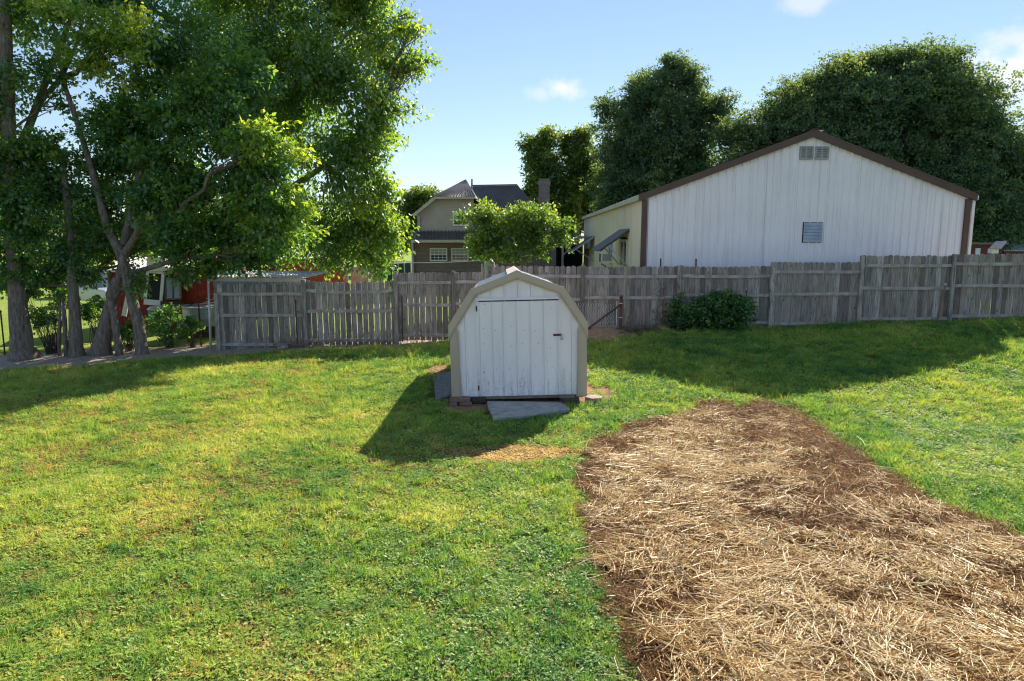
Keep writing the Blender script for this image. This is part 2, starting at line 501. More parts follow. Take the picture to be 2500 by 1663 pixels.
bk = t.n('ShaderNodeTexBrick', {'Vector': t.coord('Object'), 'Scale': 1.0, 'Mortar Size': .008, 'Brick Width': .215, 'Row Height': .075, 'Color1': (.23, .175, .155, 1), 'Color2': (.155, .125, .115, 1), 'Mortar': (.34, .31, .28, 1)})
rot = t.n('ShaderNodeMapping', {'Vector': t.n('ShaderNodeTexCoord').outputs['Object'], 'Rotation': (R(-90), 0, 0)})
t.t.links.new(rot.outputs[0], bk.inputs['Vector'])
M['brick'] = t.pbr(bk.outputs[0], .9, t.bump(bk.outputs[1], -.4, .01), 0, .2)
M['siding'] = simple('tan_vinyl_siding', (.46, .425, .36), .55, 0, .1, 2, .05)
M['red_board'] = simple('red_painted_board', (.30, .045, .035), .75, 0, .4, 5, .4, .25)
M['pink_metal'] = simple('faded_red_metal', (.52, .13, .13), .5, 0, .2, 3, .08)
M['rust_roof'] = metal_siding('worn_tin_roof', (.52, .50, .48), (.27, .14, .08), .85, (4, .5, 4), .5)
M['concrete'] = simple('concrete', (.42, .395, .365), .9, 0, .35, 7, .6, .2)
M['concrete_dark'] = simple('weathered_concrete', (.22, .215, .21), .92, 0, .45, 10, .8, .2)
M['paver'] = simple('red_paver', (.26, .16, .125), .9, 0, .35, 8, .5, .2)
M['dark_block'] = simple('dark_brown_block', (.075, .058, .05), .85, 0, .4, 8, .5, .25)  # even dark brown for blocks, hinges, stakes and small fittings
M['pink_paver'] = simple('pink_grey_paver', (.36, .26, .22), .9, 0, .25, 10, .5, .2)
M['old_wood'] = simple('old_wood', (.20, .17, .14), .9, 0, .4, 8, .4, .2)
M['rust'] = simple('rusty_steel', (.15, .065, .038), .8, .2, .5, 14, .4, .3)
M['wire'] = simple('galvanised_wire', (.62, .63, .64), .5, .25, .2, 9, 0)
M['stone'] = simple('field_stone', (.33, .29, .25), .9, 0, .4, 6, .7, .2)
M['twig'] = simple('dead_twig', (.12, .095, .075), .9, 0, .5, 9, .2, .2)
M['vine'] = simple('dry_vine', (.22, .16, .10), .9, 0, .4, 9, .2, .2)
M['blue_plastic'] = simple('blue_plastic', (.025, .09, .22), .4, 0, .2, 5, 0)
M['teal_plastic'] = simple('teal_plastic', (.02, .20, .16), .4, 0, .2, 5, 0)
M['tarp'] = simple('navy_tarp', (.012, .045, .10), .55, 0, .35, 4, .5)
M['grey_plastic'] = simple('grey_plastic', (.42, .44, .44), .4, 0, .15, 3, 0)
M['black_rubber'] = simple('black_rubber', (.015, .015, .015), .7, 0, .2, 6, 0)
M['car_silver'] = simple('silver_car_paint', (.50, .53, .56), .25, .4, .05, 2, 0)
M['car_blue'] = simple('blue_car_paint', (.05, .09, .22), .25, .3, .05, 2, 0)
M['tail_red'] = simple('tail_lamp', (.45, .03, .02), .3, 0, .05, 3, 0)
M['hub'] = simple('wheel_hub', (.55, .55, .55), .35, .7, .1, 6, 0)
M['pink_board'] = simple('pinkish_board', (.52, .42, .38), .8, 0, .2, 6, .2)
M['soffit_red'] = simple('dark_red_fascia', (.16, .03, .025), .6, 0, .2, 4, 0)
M['pale_roof'] = simple('pale_roof', (.42, .45, .43), .7, 0, .2, 3, .1)
M['louvre'] = simple('galvanised_louvre', (.36, .40, .44), .4, .6, .2, 6, .05)
M['vent_grey'] = simple('grey_vent', (.38, .37, .36), .6, 0, .15, 6, .05)

# ------------------------------------------------------------------ ground sheet
def axis(lo, hi, near_lo, near_hi, step, grow=1.22):
    a = list(np.arange(near_lo, near_hi + 1e-6, step))
    s = step; x = near_lo
    while x > lo: s *= grow; x -= s; a.insert(0, x)
    s = step; x = near_hi
    while x < hi: s *= grow; x += s; a.append(x)
    return np.array(a)
gx = axis(-900, 900, -16, 17, .10); gy = axis(-60, 1500, 3.0, 21, .10)
GX, GY = np.meshgrid(gx, gy)
GZ = gz(GX, GY)
fx, fy = GX.ravel(), GY.ravel()
strip, mound = strip_mask(fx, fy)
bare = bare_mask(fx, fy)
near = (fy < 21)
bed = np.where(near & (fy < 13), bed_mask(fx, fy), 0)
dry = np.where(near, dry_mask(fx, fy), 0)
nx, ny = len(gx), len(gy)
idx = np.arange(nx * ny).reshape(ny, nx)
fcs = np.stack([idx[:-1, :-1], idx[:-1, 1:], idx[1:, 1:], idx[1:, :-1]], -1).reshape(-1, 4)
gv = np.stack([fx, fy, GZ.ravel() + .025 * bed * (vnoise(fx, fy, 4, 31) + 1)], -1)
me = np_mesh('ground', gv, fcs, M['ground'], {'strip': strip, 'clay': np.maximum(mound * .9, bare), 'bed': bed, 'dry': dry * (1 - bed), 'far': sstep(20.0, 21.5, fy)}, True)
tag(link('ground', me), kind='structure')

# ------------------------------------------------------------------ lawn: blades of grass in clumps
def clump(seed, n=18, rad=.055, h=.06):
    rg = random.Random(seed); mb = MB()
    for i in range(n):
        a = rg.random() * 6.283; r = rad * math.sqrt(rg.random())
        x, y = r * math.cos(a), r * math.sin(a)
        b = a + rg.uniform(-1.2, 1.2)
        lean = rg.uniform(.1, .8); hh = h * rg.uniform(.55, 1.15); w = rg.uniform(.0016, .0030)
        f = rg.random() * 6.283
        sx, sy = math.cos(f) * w, math.sin(f) * w
        dx, dy = math.cos(b) * lean * hh, math.sin(b) * lean * hh
        mb.add([(x - sx, y - sy, -.008), (x + sx, y + sy, -.008), (x + dx * .35 + sx * .85, y + dy * .35 + sy * .85, hh * .6), (x + dx * .35 - sx * .85, y + dy * .35 - sy * .85, hh * .6),
                (x + dx, y + dy, hh * rg.uniform(.75, 1.0))], [(0, 1, 2, 3), (3, 2, 4)])
    return mb
clumps = [bpy.data.objects.new('grass_clump', clump(100 + i).mesh('grass_clump', M['grass'])) for i in range(8)]

def weed_clump(seed):
    rg = random.Random(seed); mb = MB()
    for i in range(11):
        a = rg.random() * 6.283; r = .015 + .05 * rg.random(); x, y = r * math.cos(a), r * math.sin(a); z = rg.uniform(.015, .045)
        l_, w = rg.uniform(.022, .045), rg.uniform(.008, .016); dx, dy = math.cos(a), math.sin(a); up = rg.uniform(-.2, .6)
        mb.add([(x, y, z), (x + dx * l_ * .5 - dy * w, y + dy * l_ * .5 + dx * w, z + l_ * .5 * up + .004), (x + dx * l_, y + dy * l_, z + l_ * up), (x + dx * l_ * .5 + dy * w, y + dy * l_ * .5 - dx * w, z + l_ * .5 * up + .004)], [(0, 1, 2, 3)])
    return mb
clumps += [bpy.data.objects.new('weed_clump', weed_clump(300 + i).mesh('weed_clump', M['grass'])) for i in range(3)]
def tall_tuft(seed): return clump(seed, 10, .03, .13)
clumps += [bpy.data.objects.new('grass_tuft', tall_tuft(400 + i).mesh('grass_tuft', M['grass'])) for i in range(2)]

def scatter_group(name, sources):
    ng = bpy.data.node_groups.new(name, 'GeometryNodeTree')
    ng.interface.new_socket('Geometry', in_out='INPUT', socket_type='NodeSocketGeometry')
    ng.interface.new_socket('Geometry', in_out='OUTPUT', socket_type='NodeSocketGeometry')
    N = ng.nodes; L = ng.links
    gi, go = N.new('NodeGroupInput'), N.new('NodeGroupOutput')
    jn = N.new('GeometryNodeJoinGeometry')
    for s in sources:
        oi = N.new('GeometryNodeObjectInfo'); oi.inputs['Object'].default_value = s; oi.inputs['As Instance'].default_value = True
        L.new(oi.outputs['Geometry'], jn.inputs[0])
    ip = N.new('GeometryNodeInstanceOnPoints')
    ip.inputs['Pick Instance'].default_value = True
    def na(nm, typ):
        a = N.new('GeometryNodeInputNamedAttribute'); a.data_type = typ; a.inputs['Name'].default_value = nm
        return a.outputs[0]
    cx = N.new('ShaderNodeCombineXYZ')
    L.new(na('spin', 'FLOAT'), cx.inputs[2]); L.new(na('tip', 'FLOAT'), cx.inputs[0])
    er = N.new('FunctionNodeEulerToRotation'); L.new(cx.outputs[0], er.inputs[0])
    f2i = N.new('FunctionNodeFloatToInt'); L.new(na('variant', 'FLOAT'), f2i.inputs[0])
    cs = N.new('ShaderNodeCombineXYZ')
    sw = na('wide', 'FLOAT')
    L.new(sw, cs.inputs[0]); L.new(sw, cs.inputs[1]); L.new(na('size', 'FLOAT'), cs.inputs[2])
    L.new(gi.outputs[0], ip.inputs['Points']); L.new(jn.outputs[0], ip.inputs['Instance'])
    L.new(f2i.outputs[0], ip.inputs['Instance Index']); L.new(er.outputs[0], ip.inputs['Rotation']); L.new(cs.outputs[0], ip.inputs['Scale'])
    L.new(ip.outputs[0], go.inputs[0])
    return ng

def sample_lawn(y0, y1, dens):
    w1 = y1 * .80 + 2.5
    n = int(2 * w1 * (y1 - y0) * dens)
    x = rng.uniform(-w1, w1, n); y = rng.uniform(y0, y1, n)
    k = np.abs(x) < (y * .80 + 2.5)
    return x[k], y[k]
xs, ys = [], []
for (a, b, dn) in [(3.6, 6, 900), (6, 8.5, 700), (8.5, 12, 480), (12, 16, 330), (16, 20.2, 230)]:
    x, y = sample_lawn(a, b, dn); xs.append(x); ys.append(y)
x = np.concatenate(xs); y = np.concatenate(ys)
st, mo = strip_mask(x, y); ba = bare_mask(x, y); be = np.where(y < 13, bed_mask(x, y), 0); dr = dry_mask(x, y)
thin = np.clip(dr * .45 + sstep(.25, .8, vnoise(x, y, 6.5, 41)) * .35, 0, .8)
keep = rng.random(len(x)) > np.clip(np.maximum.reduce([st * 1.02, ba * 1.02, be * 1.01, thin]), 0, 1.1)
keep &= ~((y > 19.25) & (x > -8.4))
# nothing grows under the shed, the slab and the side pad
keep &= ~((np.abs(x - SHED_X) < 1.25) & (y > 12.25) & (y < 16.1))
keep &= ~((x > -.50) & (x < .98) & (y > 11.36) & (y < 12.4))
keep &= ~((x > -1.62) & (x < -1.0) & (y > 12.4) & (y < 15.1))
x, y, dr = x[keep], y[keep], dr[keep]
tall = 1 + .30 * vnoise(x, y, 1.3, 42) + .32 * vnoise(x, y, 4.5, 43) + .22 * vnoise(x, y, 11, 47) + .35 * np.exp(-((poly_dist(x, y, STRAW_POLY) + .25) / .22) ** 2) * (y < 13)
tall += .3 * np.exp(-((np.maximum(np.abs(x - SHED_X) - 1.25, 0) ** 2 + np.maximum(np.abs(y - 14.2) - 2.0, 0) ** 2) / .25))
grow = np.interp(y, [4, 9, 14, 20], [.86, 1.0, 1.3, 1.7])
green_shift = -.20 * sstep(1.2, -3, x) * 0
tint = np.clip(.42 + .20 * vnoise(x, y, .7, 44) + .20 * vnoise(x, y, 2.7, 45) + .16 * vnoise(x, y, 7.5, 46) + rng.normal(0, .18, len(x)) + .14 * sstep(1, -5, x) - .10 * np.exp(-((poly_dist(x, y, STRAW_POLY) + .4) / .6) ** 2) * (y < 13), 0, 1)
pl = pale_mask(x, y)
dryc = np.clip((rng.random(len(x)) < np.maximum(dr * .55, pl)) * rng.uniform(.55, 1, len(x)) + (rng.random(len(x)) < .06) * .8, 0, 1)
tint = np.maximum(tint, pl * .95)
size = (1 - .5 * pl) * np.clip(tall * grow * rng.uniform(.7, 1.2, len(x)) * (1 - .35 * dryc), .35, 2.2) * .74
variant = rng.integers(0, 8, len(x)).astype(float)
wm = rng.random(len(x)) < .012 + .06 * sstep(.35, .75, vnoise(x, y, 1.1, 48) + .4 * vnoise(x, y, 3.7, 49))
variant[wm] = rng.integers(8, 11, wm.sum()); tint[wm] = np.clip(tint[wm] - .22, 0, 1); dryc[wm & (pl < .5)] *= .2
tm = rng.random(len(x)) < .003
variant[tm] = rng.integers(11, 13, tm.sum())
me = bpy.data.meshes.new('lawn_grass')
me.vertices.add(len(x)); me.vertices.foreach_set('co', np.stack([x, y, gz(x, y)], -1).astype(np.float32).ravel())
for nm, av in dict(tint=tint, dry=dryc, size=size, wide=grow * rng.uniform(.85, 1.3, len(x)), spin=rng.uniform(0, 6.283, len(x)), tip=rng.normal(0, .12, len(x)), variant=variant + .1).items():
    a = me.attributes.new(nm, 'FLOAT', 'POINT'); a.data.foreach_set('value', np.asarray(av, np.float32))
lawn = link('lawn_grass', me)
md = lawn.modifiers.new('scatter', 'NODES'); md.node_group = scatter_group('grass_scatter', clumps)
tag(lawn, 'mown yellow-green lawn with dry tan patches around the shed', 'grass', kind='stuff')
N_GRASS = len(x)

# ------------------------------------------------------------------ straw over the brown bed
def straws(n, lmin, lmax, rad, tints, z0, z1, tiltsd, dens_fn, seed):
    rg = np.random.default_rng(seed)
    lo = STRAW_POLY.min(0); hi = STRAW_POLY.max(0)
    hi = np.minimum(hi, [8.5, 13]); lo = np.maximum(lo, [-1, 3.4])
    px = rg.uniform(lo[0], hi[0], n * 3); py = rg.uniform(lo[1], hi[1], n * 3)
    k = rg.random(n * 3) < dens_fn(px, py)
    px, py = px[k][:n], py[k][:n]; n = len(px)
    L = rg.uniform(lmin, lmax, n) * rg.uniform(.6, 1, n)
    flow = 2.5 * vnoise(px, py, .8, 51) + rg.normal(0, .95, n)
    tilt = rg.normal(0, tiltsd, n)
    d = np.stack([np.cos(flow) * np.cos(tilt), np.sin(flow) * np.cos(tilt), np.sin(tilt)], -1)
    side = np.stack([-np.sin(flow), np.cos(flow), np.zeros(n)], -1)
    up = np.cross(d, side)
    hgt = rg.uniform(z0, z1, n) + np.abs(np.sin(tilt)) * L * .5
    c = np.stack([px, py, gz(px, py) + .03 * (vnoise(px, py, 4, 31) + 1) + hgt], -1)
    bend = rg.normal(0, .04, n) * L
    pts = np.stack([c - d * L[:, None] / 2, c + side * bend[:, None] + up * (np.abs(bend) * .4)[:, None], c + d * L[:, None] / 2], 1)
    r = rad * rg.uniform(.7, 1.3, n)
    ring = []
    for a in (math.pi / 2, math.pi * 7 / 6, math.pi * 11 / 6):
        ring.append(pts + (side * math.cos(a) * 1.35 + up * math.sin(a) * .8)[:, None, :] * r[:, None, None])
    V = np.stack(ring, 2).reshape(-1, 3)
    base = (np.arange(n) * 9)[:, None]
    quads = []
    for s in range(2):
        for k3 in range(3):
            k2 = (k3 + 1) % 3
            quads.append(base + np.array([s * 3 + k3, s * 3 + k2, (s + 1) * 3 + k2, (s + 1) * 3 + k3]))
    F = np.stack(quads, 1).reshape(-1, 4)
    tn = np.clip(rg.normal(tints[0], tints[1], n) + .12 * vnoise(px, py, 1.5, 53), 0, 1)
    return V, F, np.repeat(tn, 9)
def straw_density(px, py):
    d = poly_dist(px, py, STRAW_POLY)
    right = sstep(2.6, 4.6, px - (py - 6) * -.12)
    a = .46 + .50 * vnoise(px, py, .9, 54) + .65 * vnoise(px, py, 2.6, 55) + .3 * vnoise(px, py, 6, 58) - .45 * right * sstep(6, 8, py)
    return np.clip(a, .03, 1) * sstep(-.02, .5, d + .22 * vnoise(px, py, 2, 56)) * (1 - .55 * sstep(10.2, 12, py))
def thatch_density(px, py):
    return bed_mask(px, py) * np.clip(.75 + .5 * vnoise(px, py, 2.2, 57), .2, 1)
V1, F1, T1 = straws(27000, .08, .42, .0028, (.76, .25), .004, .045, .09, straw_density, 61)
V2, F2, T2 = straws(2000, .12, .45, .0028, (.88, .12), .02, .06, .28, straw_density, 62)
V4, F4, T4 = straws(26000, .02, .09, .0024, (.62, .24), .002, .03, .2, straw_density, 64)
def stray_density(px, py): return np.exp(-((poly_dist(px, py, STRAW_POLY) + .15) / .28) ** 2) * .6
V5, F5, T5 = straws(260, .10, .35, .0022, (.8, .15), .03, .06, .15, stray_density, 65)
o2 = len(V1) + len(V2); o3 = o2 + len(V4)
me = np_mesh('straw_mulch', np.concatenate([V1, V2, V4, V5]), np.concatenate([F1, F2 + len(V1), F4 + o2, F5 + o3]), M['straw'], {'tint': np.concatenate([T1, T2, T4, T5])})
tag(link('straw_mulch', me), 'loose golden straw strewn over the brown garden bed', 'straw', kind='stuff')
V3, F3, T3 = straws(60000, .04, .14, .0020, (.29, .14), .0, .035, .45, thatch_density, 63)
me = np_mesh('dead_thatch', V3, F3, M['straw'], {'tint': T3})
tag(link('dead_thatch', me), 'short dead brown thatch covering the garden bed under the straw', 'thatch', kind='stuff')

# ------------------------------------------------------------------ shed
HW, SL = 1.185, 3.66
PROF = [(-1.185, 1.255), (-.765, 1.90), (0, 2.185), (.765, 1.90), (1.185, 1.255)]        # wall line
def shed_top(xx): return float(np.interp(xx, [p[0] for p in PROF], [p[1] for p in PROF]))
shed = thing('storage_shed', 'small white metal barn-roof shed with tan trim in the middle of the lawn', 'shed', (SHED_X, SHED_Y, .125), (R(-1.4), R(-1.2), R(1.0)))
edges = list(np.arange(-HW, HW, .237)) + [HW]
for i in range(len(edges) - 1):
    a, b = edges[i] + .002, edges[i + 1] - .002
    if b - a < .02: continue
    xsn = sorted({a, b} | {p[0] for p in PROF if a < p[0] < b})
    mb = MB()
    mb.prism([(a, 0, .02), (b, 0, .02)] + [(q, 0, shed_top(q)) for q in reversed(xsn)], (0, .02, 0))
    mb.box((a + .012, -.008, (.02 + shed_top(a)) / 2), (.022, .016, shed_top(a) - .04))
    mb.build('wall_panel', M['shed_white'], shed)
for s in (-1, 1):
    for k in range(15):
        y0 = .03 + k * .2405
        MB().box((s * (HW - .012), y0 + .12, .66), (.016, .2385, 1.28)).box((s * (HW - .002), y0 + .01, .66), (.012, .02, 1.28)).build('side_panel', M['shed_white'], shed)
MB().prism([(-HW + .03, SL - .02, .02), (HW - .03, SL - .02, .02)] + [(p[0] * .97, SL - .02, p[1] - .01) for p in reversed(PROF)], (0, .02, 0)).build('back_wall', M['shed_white'], shed)
# roof of four planes, each with raised ribs
def offset_prof(d):
    c = [Vector((p[0], 0, p[1])) for p in PROF]
    o = []
    for i, p in enumerate(c):
        n = Vector((0, 0, 0))
        for (q, r2) in ((i - 1, i), (i, i + 1)):
            if q >= 0 and r2 < len(c):
                e = (c[r2] - c[q]).normalized(); n += Vector((-e.z, 0, e.x))
        n.normalize(); o.append(p + n * d)
    return o
OUT, IN = offset_prof(.050), offset_prof(.022)
for P in (OUT, IN):
    P[0] += Vector((-.01, 0, -.06)); P[4] += Vector((.01, 0, -.06))
for i in range(4):
    a, b, a2, b2 = OUT[i], OUT[i + 1], IN[i], IN[i + 1]
    mb = MB().prism([(a.x, -.05, a.z), (b.x, -.05, b.z), (b2.x, -.05, b2.z), (a2.x, -.05, a2.z)], (0, SL + .1, 0))
    d = (b - a).normalized(); nrm = Vector((-d.z, 0, d.x))
    for k in range(1, 15):
        yy = k * .25
        mb.beam((a + nrm * .005) + Vector((0, yy, 0)) + d * .02, (b + nrm * .005) + Vector((0, yy, 0)) - d * .02, .03, .014, nrm)
    mb.build('roof_panel', M['galv'], shed)
MB().prism([(-.17, -.09, OUT[2].z - .02), (0, -.09, OUT[2].z + .055), (.06, -.09, OUT[2].z + .03), (.06, -.09, OUT[2].z + .01), (0, -.09, OUT[2].z + .03), (-.17, -.09, OUT[2].z - .04)], (0, SL + .09, 0)).build('ridge_cap', M['pink_board'], shed)
# tan rake trim: four lengths, with a lower lip
TO, TI, TL = offset_prof(.092), offset_prof(-.030), offset_prof(-.058)
for P in (TO, TI, TL):
    for i, s in ((0, -1), (4, 1)):
        d = (P[1] - P[0]).normalized() if i == 0 else (P[3] - P[4]).normalized()
        ext = (1.242 - abs(P[i].x)) / abs(d.x)
        P[i] = P[i] - d * ext
for i in range(4):
    a, b, c2, d2 = TO[i], TO[i + 1], TI[i + 1], TI[i]
    e, f = TL[i + 1], TL[i]
    mb = MB().prism([(p.x, -.085, p.z) for p in (a, b, c2, d2)], (0, .045, 0))
    mb.prism([(p.x, -.055, p.z) for p in (d2 + (a - d2) * .02, c2 + (b - c2) * .02, e, f)], (0, .04, 0))
    mb.build('rake_trim', M['tan'], shed)
for s in (-1, 1):
    xo = s * (HW + .035)
    pts = [(xo, -.04, -.01), (xo, -.04, 1.27), (s * (HW - .10), -.04, 1.30), (s * (HW - .155), -.04, -.01)]
    mb = MB().prism(pts, (0, .03, 0))
    mb.box((s * (HW + .022), .06, .645), (.026, .135, 1.31))
    mb.box((s * (HW - .125), -.047, .62), (.012, .012, 1.22))
    mb.build('corner_trim', M['tan'], shed)
# header strip and door
MB().box((-.01, -.02, 1.775), (1.50, .035, .03)).box((-.01, -.027, 1.80), (1.50, .02, .014)).build('door_header', M['shed_white'], shed)
MB().box((.02, -.012, 1.750), (1.43, .008, .022)).build('door_gap', M['dark'], shed)
DX0, DX1, DZ0, DZ1 = -.745, .745, .035, 1.735
door = MB().box(((DX0 + DX1) / 2, -.010, (DZ0 + DZ1) / 2), (DX1 - DX0, .016, DZ1 - DZ0)).build('door', M['shed_white'], shed)
dedges = [DX0, DX0 + .06, -.46, -.27, -.03, .215, .455, .70, DX1]
for i in range(len(dedges) - 1):
    a, b = dedges[i] + .002, dedges[i + 1] - .002
    mb = MB().box(((a + b) / 2, -.024, (DZ0 + DZ1) / 2), (b - a, .012, DZ1 - DZ0 - .004))
    mb.box((b - .016, -.034, (DZ0 + DZ1) / 2), (.018, .014, DZ1 - DZ0 - .012))
    mb.build('door_panel', M['shed_white'], door)
for z in (1.62, .19):
    MB().box((DX0 + .012, -.036, z), (.022, .012, .085)).tube([(DX0 + .012, -.043, z - .05), (DX0 + .012, -.043, z + .05)], .008, 6).build('hinge', M['dark_block'], door)
hp = MB().box((.69, -.040, 1.12), (.13, .012, .040)).box((.745, -.048, 1.12), (.05, .016, .028)).build('hasp', M['rust'], door, bevel=.003)
MB().box((.775, -.056, 1.045), (.038, .022, .035)).tube([(.76, -.056, 1.06), (.76, -.056, 1.115), (.775, -.056, 1.128), (.79, -.056, 1.115), (.79, -.056, 1.06)], .005, 6).build('padlock', M['louvre'], door)
scr = MB().lathe((0, 0, 0), [(.007, 0), (.006, .006), (.002, .008)], 7).mesh('screw', M['dark_block'])
rg = random.Random(5)
for z in (1.66, 1.26, .93, .50, .10):
    for xx in (-.60, -.37, -.15, .09, .33, .58):
        if rg.random() < .72:
            link('screw', scr, door, (xx + rg.uniform(-.03, .03), -.030, z + rg.uniform(-.06, .06)), (R(90), 0, 0))
MB().box((.05, .02, .0), (2.2, .07, .05)).build('sill_beam', M['old_wood'], shed)
MB().box((0, SL / 2, .01), (2.28, SL - .1, .03)).build('floor', M['old_wood'], shed)
MB().box((-.8, SL / 2, -.05), (.1, SL - .2, .09)).box((.8, SL / 2, -.05), (.1, SL - .2, .09)).build('skid', M['old_wood'], shed)

# slabs and blocks round the shed
def rough_slab(name, label, cat, pts, th, mat, z, group=None):
    n = len(pts); mb = MB()
    poly = []
    rg = random.Random(hash(name) % 1000)
    for i in range(n):
        a, b = Vector(pts[i]), Vector(pts[(i + 1) % n])
        for k in range(6):
            p = a.lerp(b, k / 6); poly.append((p.x + rg.uniform(-.012, .012), p.y + rg.uniform(-.012, .012), z))
    mb.prism(poly, (0, 0, th))
    return tag(mb.build(name, mat, None, bevel=.012), label, cat, group)
rough_slab('concrete_slab', 'pale concrete step slab in front of the shed door', 'slab', [ground_at(1188, 980, .06).xy, ground_at(1204, 1021, .06).xy, ground_at(1290, 1014, .06).xy, ground_at(1392, 999, .06).xy, ground_at(1372, 982, .06).xy], .10, M['concrete'], -.03)
rough_slab('concrete_pad', 'weathered dark concrete pad along the left side of the shed', 'slab', [(-1.10, 12.62), ground_at(1063, 976, .1).xy, ground_at(1056, 917, .1).xy, (-1.12, 15.1)], .11, M['concrete_dark'], -.005)
def block(name, label, cat, c, s, rz, mat, group=None, poly=None):
    mb = MB()
    if poly: mb.prism([(p[0] * s[0] / 2, p[1] * s[1] / 2, -s[2] / 2) for p in poly], (0, 0, s[2]))
    else: mb.box((0, 0, 0), s)
    o = mb.build(name, mat, None, bevel=.008)
    o.location = c; o.rotation_euler = (0, 0, rz)
    return tag(o, label, cat, group)
zb = gzf(-1.0, 12.2)
block('paving_brick', 'reddish paving brick directly under the left front corner of the shed', 'brick', (-.93, 12.22, zb + .085), (.36, .20, .075), R(1), M['paver'])
block('paving_brick', 'short reddish brick lying flat below the shed corner, its end showing leftmost', 'brick', (-1.04, 12.12, zb + .012), (.14, .22, .07), R(-3), M['paver'])
block('paving_brick', 'thin reddish brick half set in soil below the left shed corner', 'brick', (-.83, 12.13, zb + .022), (.22, .12, .05), R(4), M['paver'])
block('support_block', 'dark red block under the shed beside the left end of the concrete slab', 'block', (-.60, 12.34, zb + .06), (.26, .22, .11), R(0), M['dark_block'])
block('support_block', 'dark block jutting out under the right end of the shed front', 'block', (1.03, 12.17, .09), (.30, .24, .10), R(4), M['dark_block'])
block('wood_shim', 'thin dark board shim between the shed sill and the right support block', 'board', (.98, 12.22, .157), (.27, .2, .03), R(5), M['old_wood'])
hexp = [(1, 0), (.5, .87), (-.5, .87), (-1, 0), (-.5, -.87), (.5, -.87)]
block('hexagon_paver', 'pinkish hexagonal paver beside the right front corner of the shed', 'paver', (1.47, 12.22, .095), (.34, .34, .12), R(12), M['pink_paver'], None, hexp)

# ------------------------------------------------------------------ board fence
FY = 19.2
fence = thing('privacy_fence', 'long weathered grey dog-ear board fence across the back of the lawn', 'fence', (0, FY, 0))
post_px = [530, 745, 968, 1108, 1196, 1420, 1655, 1880, 2097, 2318, 2548, 2780]
post_x = [at(p, 740, FY).x for p in post_px]
post_x[4] = -.62
#          top, bottom, gap, sag
panels = [(1.70, -.14, .009, .0), (1.80, -.02, .018, .06), (2.01, .12, .013, .0), (2.03, .18, .013, .0), (2.19, .24, .012, .0), (2.175, .36, .007, .0),
          (2.20, .48, .007, .03), (2.30, .44, .007, .0), (2.475, .58, .007, .0), (2.52, .66, .007, .0), (2.56, .72, .007, .0)]
pick = []
for i in range(7):
    rg = random.Random(40 + i)
    w = .07; ear = .032; th = .017
    H = 1.83
    lean = rg.uniform(-.006, .006)
    out = [(-w, 0), (w, 0), (w + lean, H - ear * rg.uniform(.8, 1.3)), (w - ear + lean, H), (-w + ear * rg.uniform(.8, 1.1) + lean, H + rg.uniform(-.006, .006)), (-w + lean, H - ear * rg.uniform(.8, 1.2))]
    pick.append(MB().prism([(p[0], 0, p[1]) for p in out], (0, th, 0)).mesh('picket', M['fence']))
rg = random.Random(9)
for i, (top, bot, gap, sag) in enumerate(panels):
    xa, xb = post_x[i], post_x[i + 1]
    nx_ = max(1, round((xb - xa) / (.14 + gap)))
    stp = (xb - xa) / nx_
    for k in range(nx_):
        u = (k + .5) / nx_
        xx = xa + (k + .5) * stp
        sg = sag * 4 * u * (1 - u)
        zt = top - sg + rg.uniform(-.012, .012)
        hh = zt - bot - rg.uniform(-.03, .03)
        sc = (stp - gap - rg.uniform(0, .003)) / .14
        link('picket', pick[rg.randrange(7)], fence, (xx, rg.uniform(0, .028), zt - hh), (0, rg.uniform(-.006, .006), 0), (sc, 1, hh / 1.83))
    for zr in (top - .27, (top + bot) / 2 + .06, bot + .16):
        mb = MB()
        n = 6
        rows = [[], [], [], []]
        for j in range(n + 1):
            u = j / n; xx = xa + .03 + (xb - xa - .06) * u
            zz = zr - (sag * 4 * u * (1 - u) if zr > top - .3 else 0) + rg.uniform(-.006, .006)
            for r_, (dy, dz) in enumerate(((-.042, -.043), (-.042, .043), (-.002, .043), (-.002, -.043))):
                rows[r_].append((xx, dy, zz + dz))
        rows.append(rows[0])
        mb.sheet(rows)
        mb.build('rail', M['fence_rail'], fence)
for i, xp in enumerate(post_x):
    a = panels[max(i - 1, 0)]; b = panels[min(i, len(panels) - 1)]
    zt = max(a[0], b[0]) + (.03 if i < 6 else .0); zb_ = min(a[1], b[1]) - .10
    if i == 0: zt = 1.46
    wdt = .10 if i > 1 else .115
    mb = MB().box((0, -.05, (zt + zb_) / 2), (wdt, .10, zt - zb_))
    o = mb.build('post', M['fence'], fence, bevel=.006)
    o.location = (xp, 0, 0); o.rotation_euler = (0, rg.uniform(-.008, .008), 0)

# ------------------------------------------------------------------ chain link remnant with rusty posts
cl = thing('chain_link_section', 'short run of chain link with rusty end post and brace behind the shed', 'fence', (0, 18.75, 0))
pA, pB = at(1352, 838, 18.75), at(1514, 838, 18.75)
z0c, z1c = .26, 1.27
mb = MB(); dm = .068
xw0, xw1 = .55, pB.x - .12
nw = int((xw1 - xw0) / dm)
for k in range(nw):
    for s in (0, 1):
        pts = []
        x0 = xw0 + k * dm
        nz = int((z1c - z0c) / dm)
        for j in range(nz + 1):
            pts.append((x0 + (dm * .52 if (j + s) % 2 else -dm * .02), (.004 if s else -.004), z0c + j * dm + .03 * math.sin(k * .13)))
        if s == 0: mb.tube(pts, .0050, 3, False)
mb.build('wire_mesh', M['wire'], cl)
MB().tube([(pB.x, 0, .15), (pB.x, 0, 1.36)], .042, 12).tube([(pB.x, 0, 1.36), (pB.x, 0, 1.42)], .046, 12).build('end_post', M['rust'], cl, True)
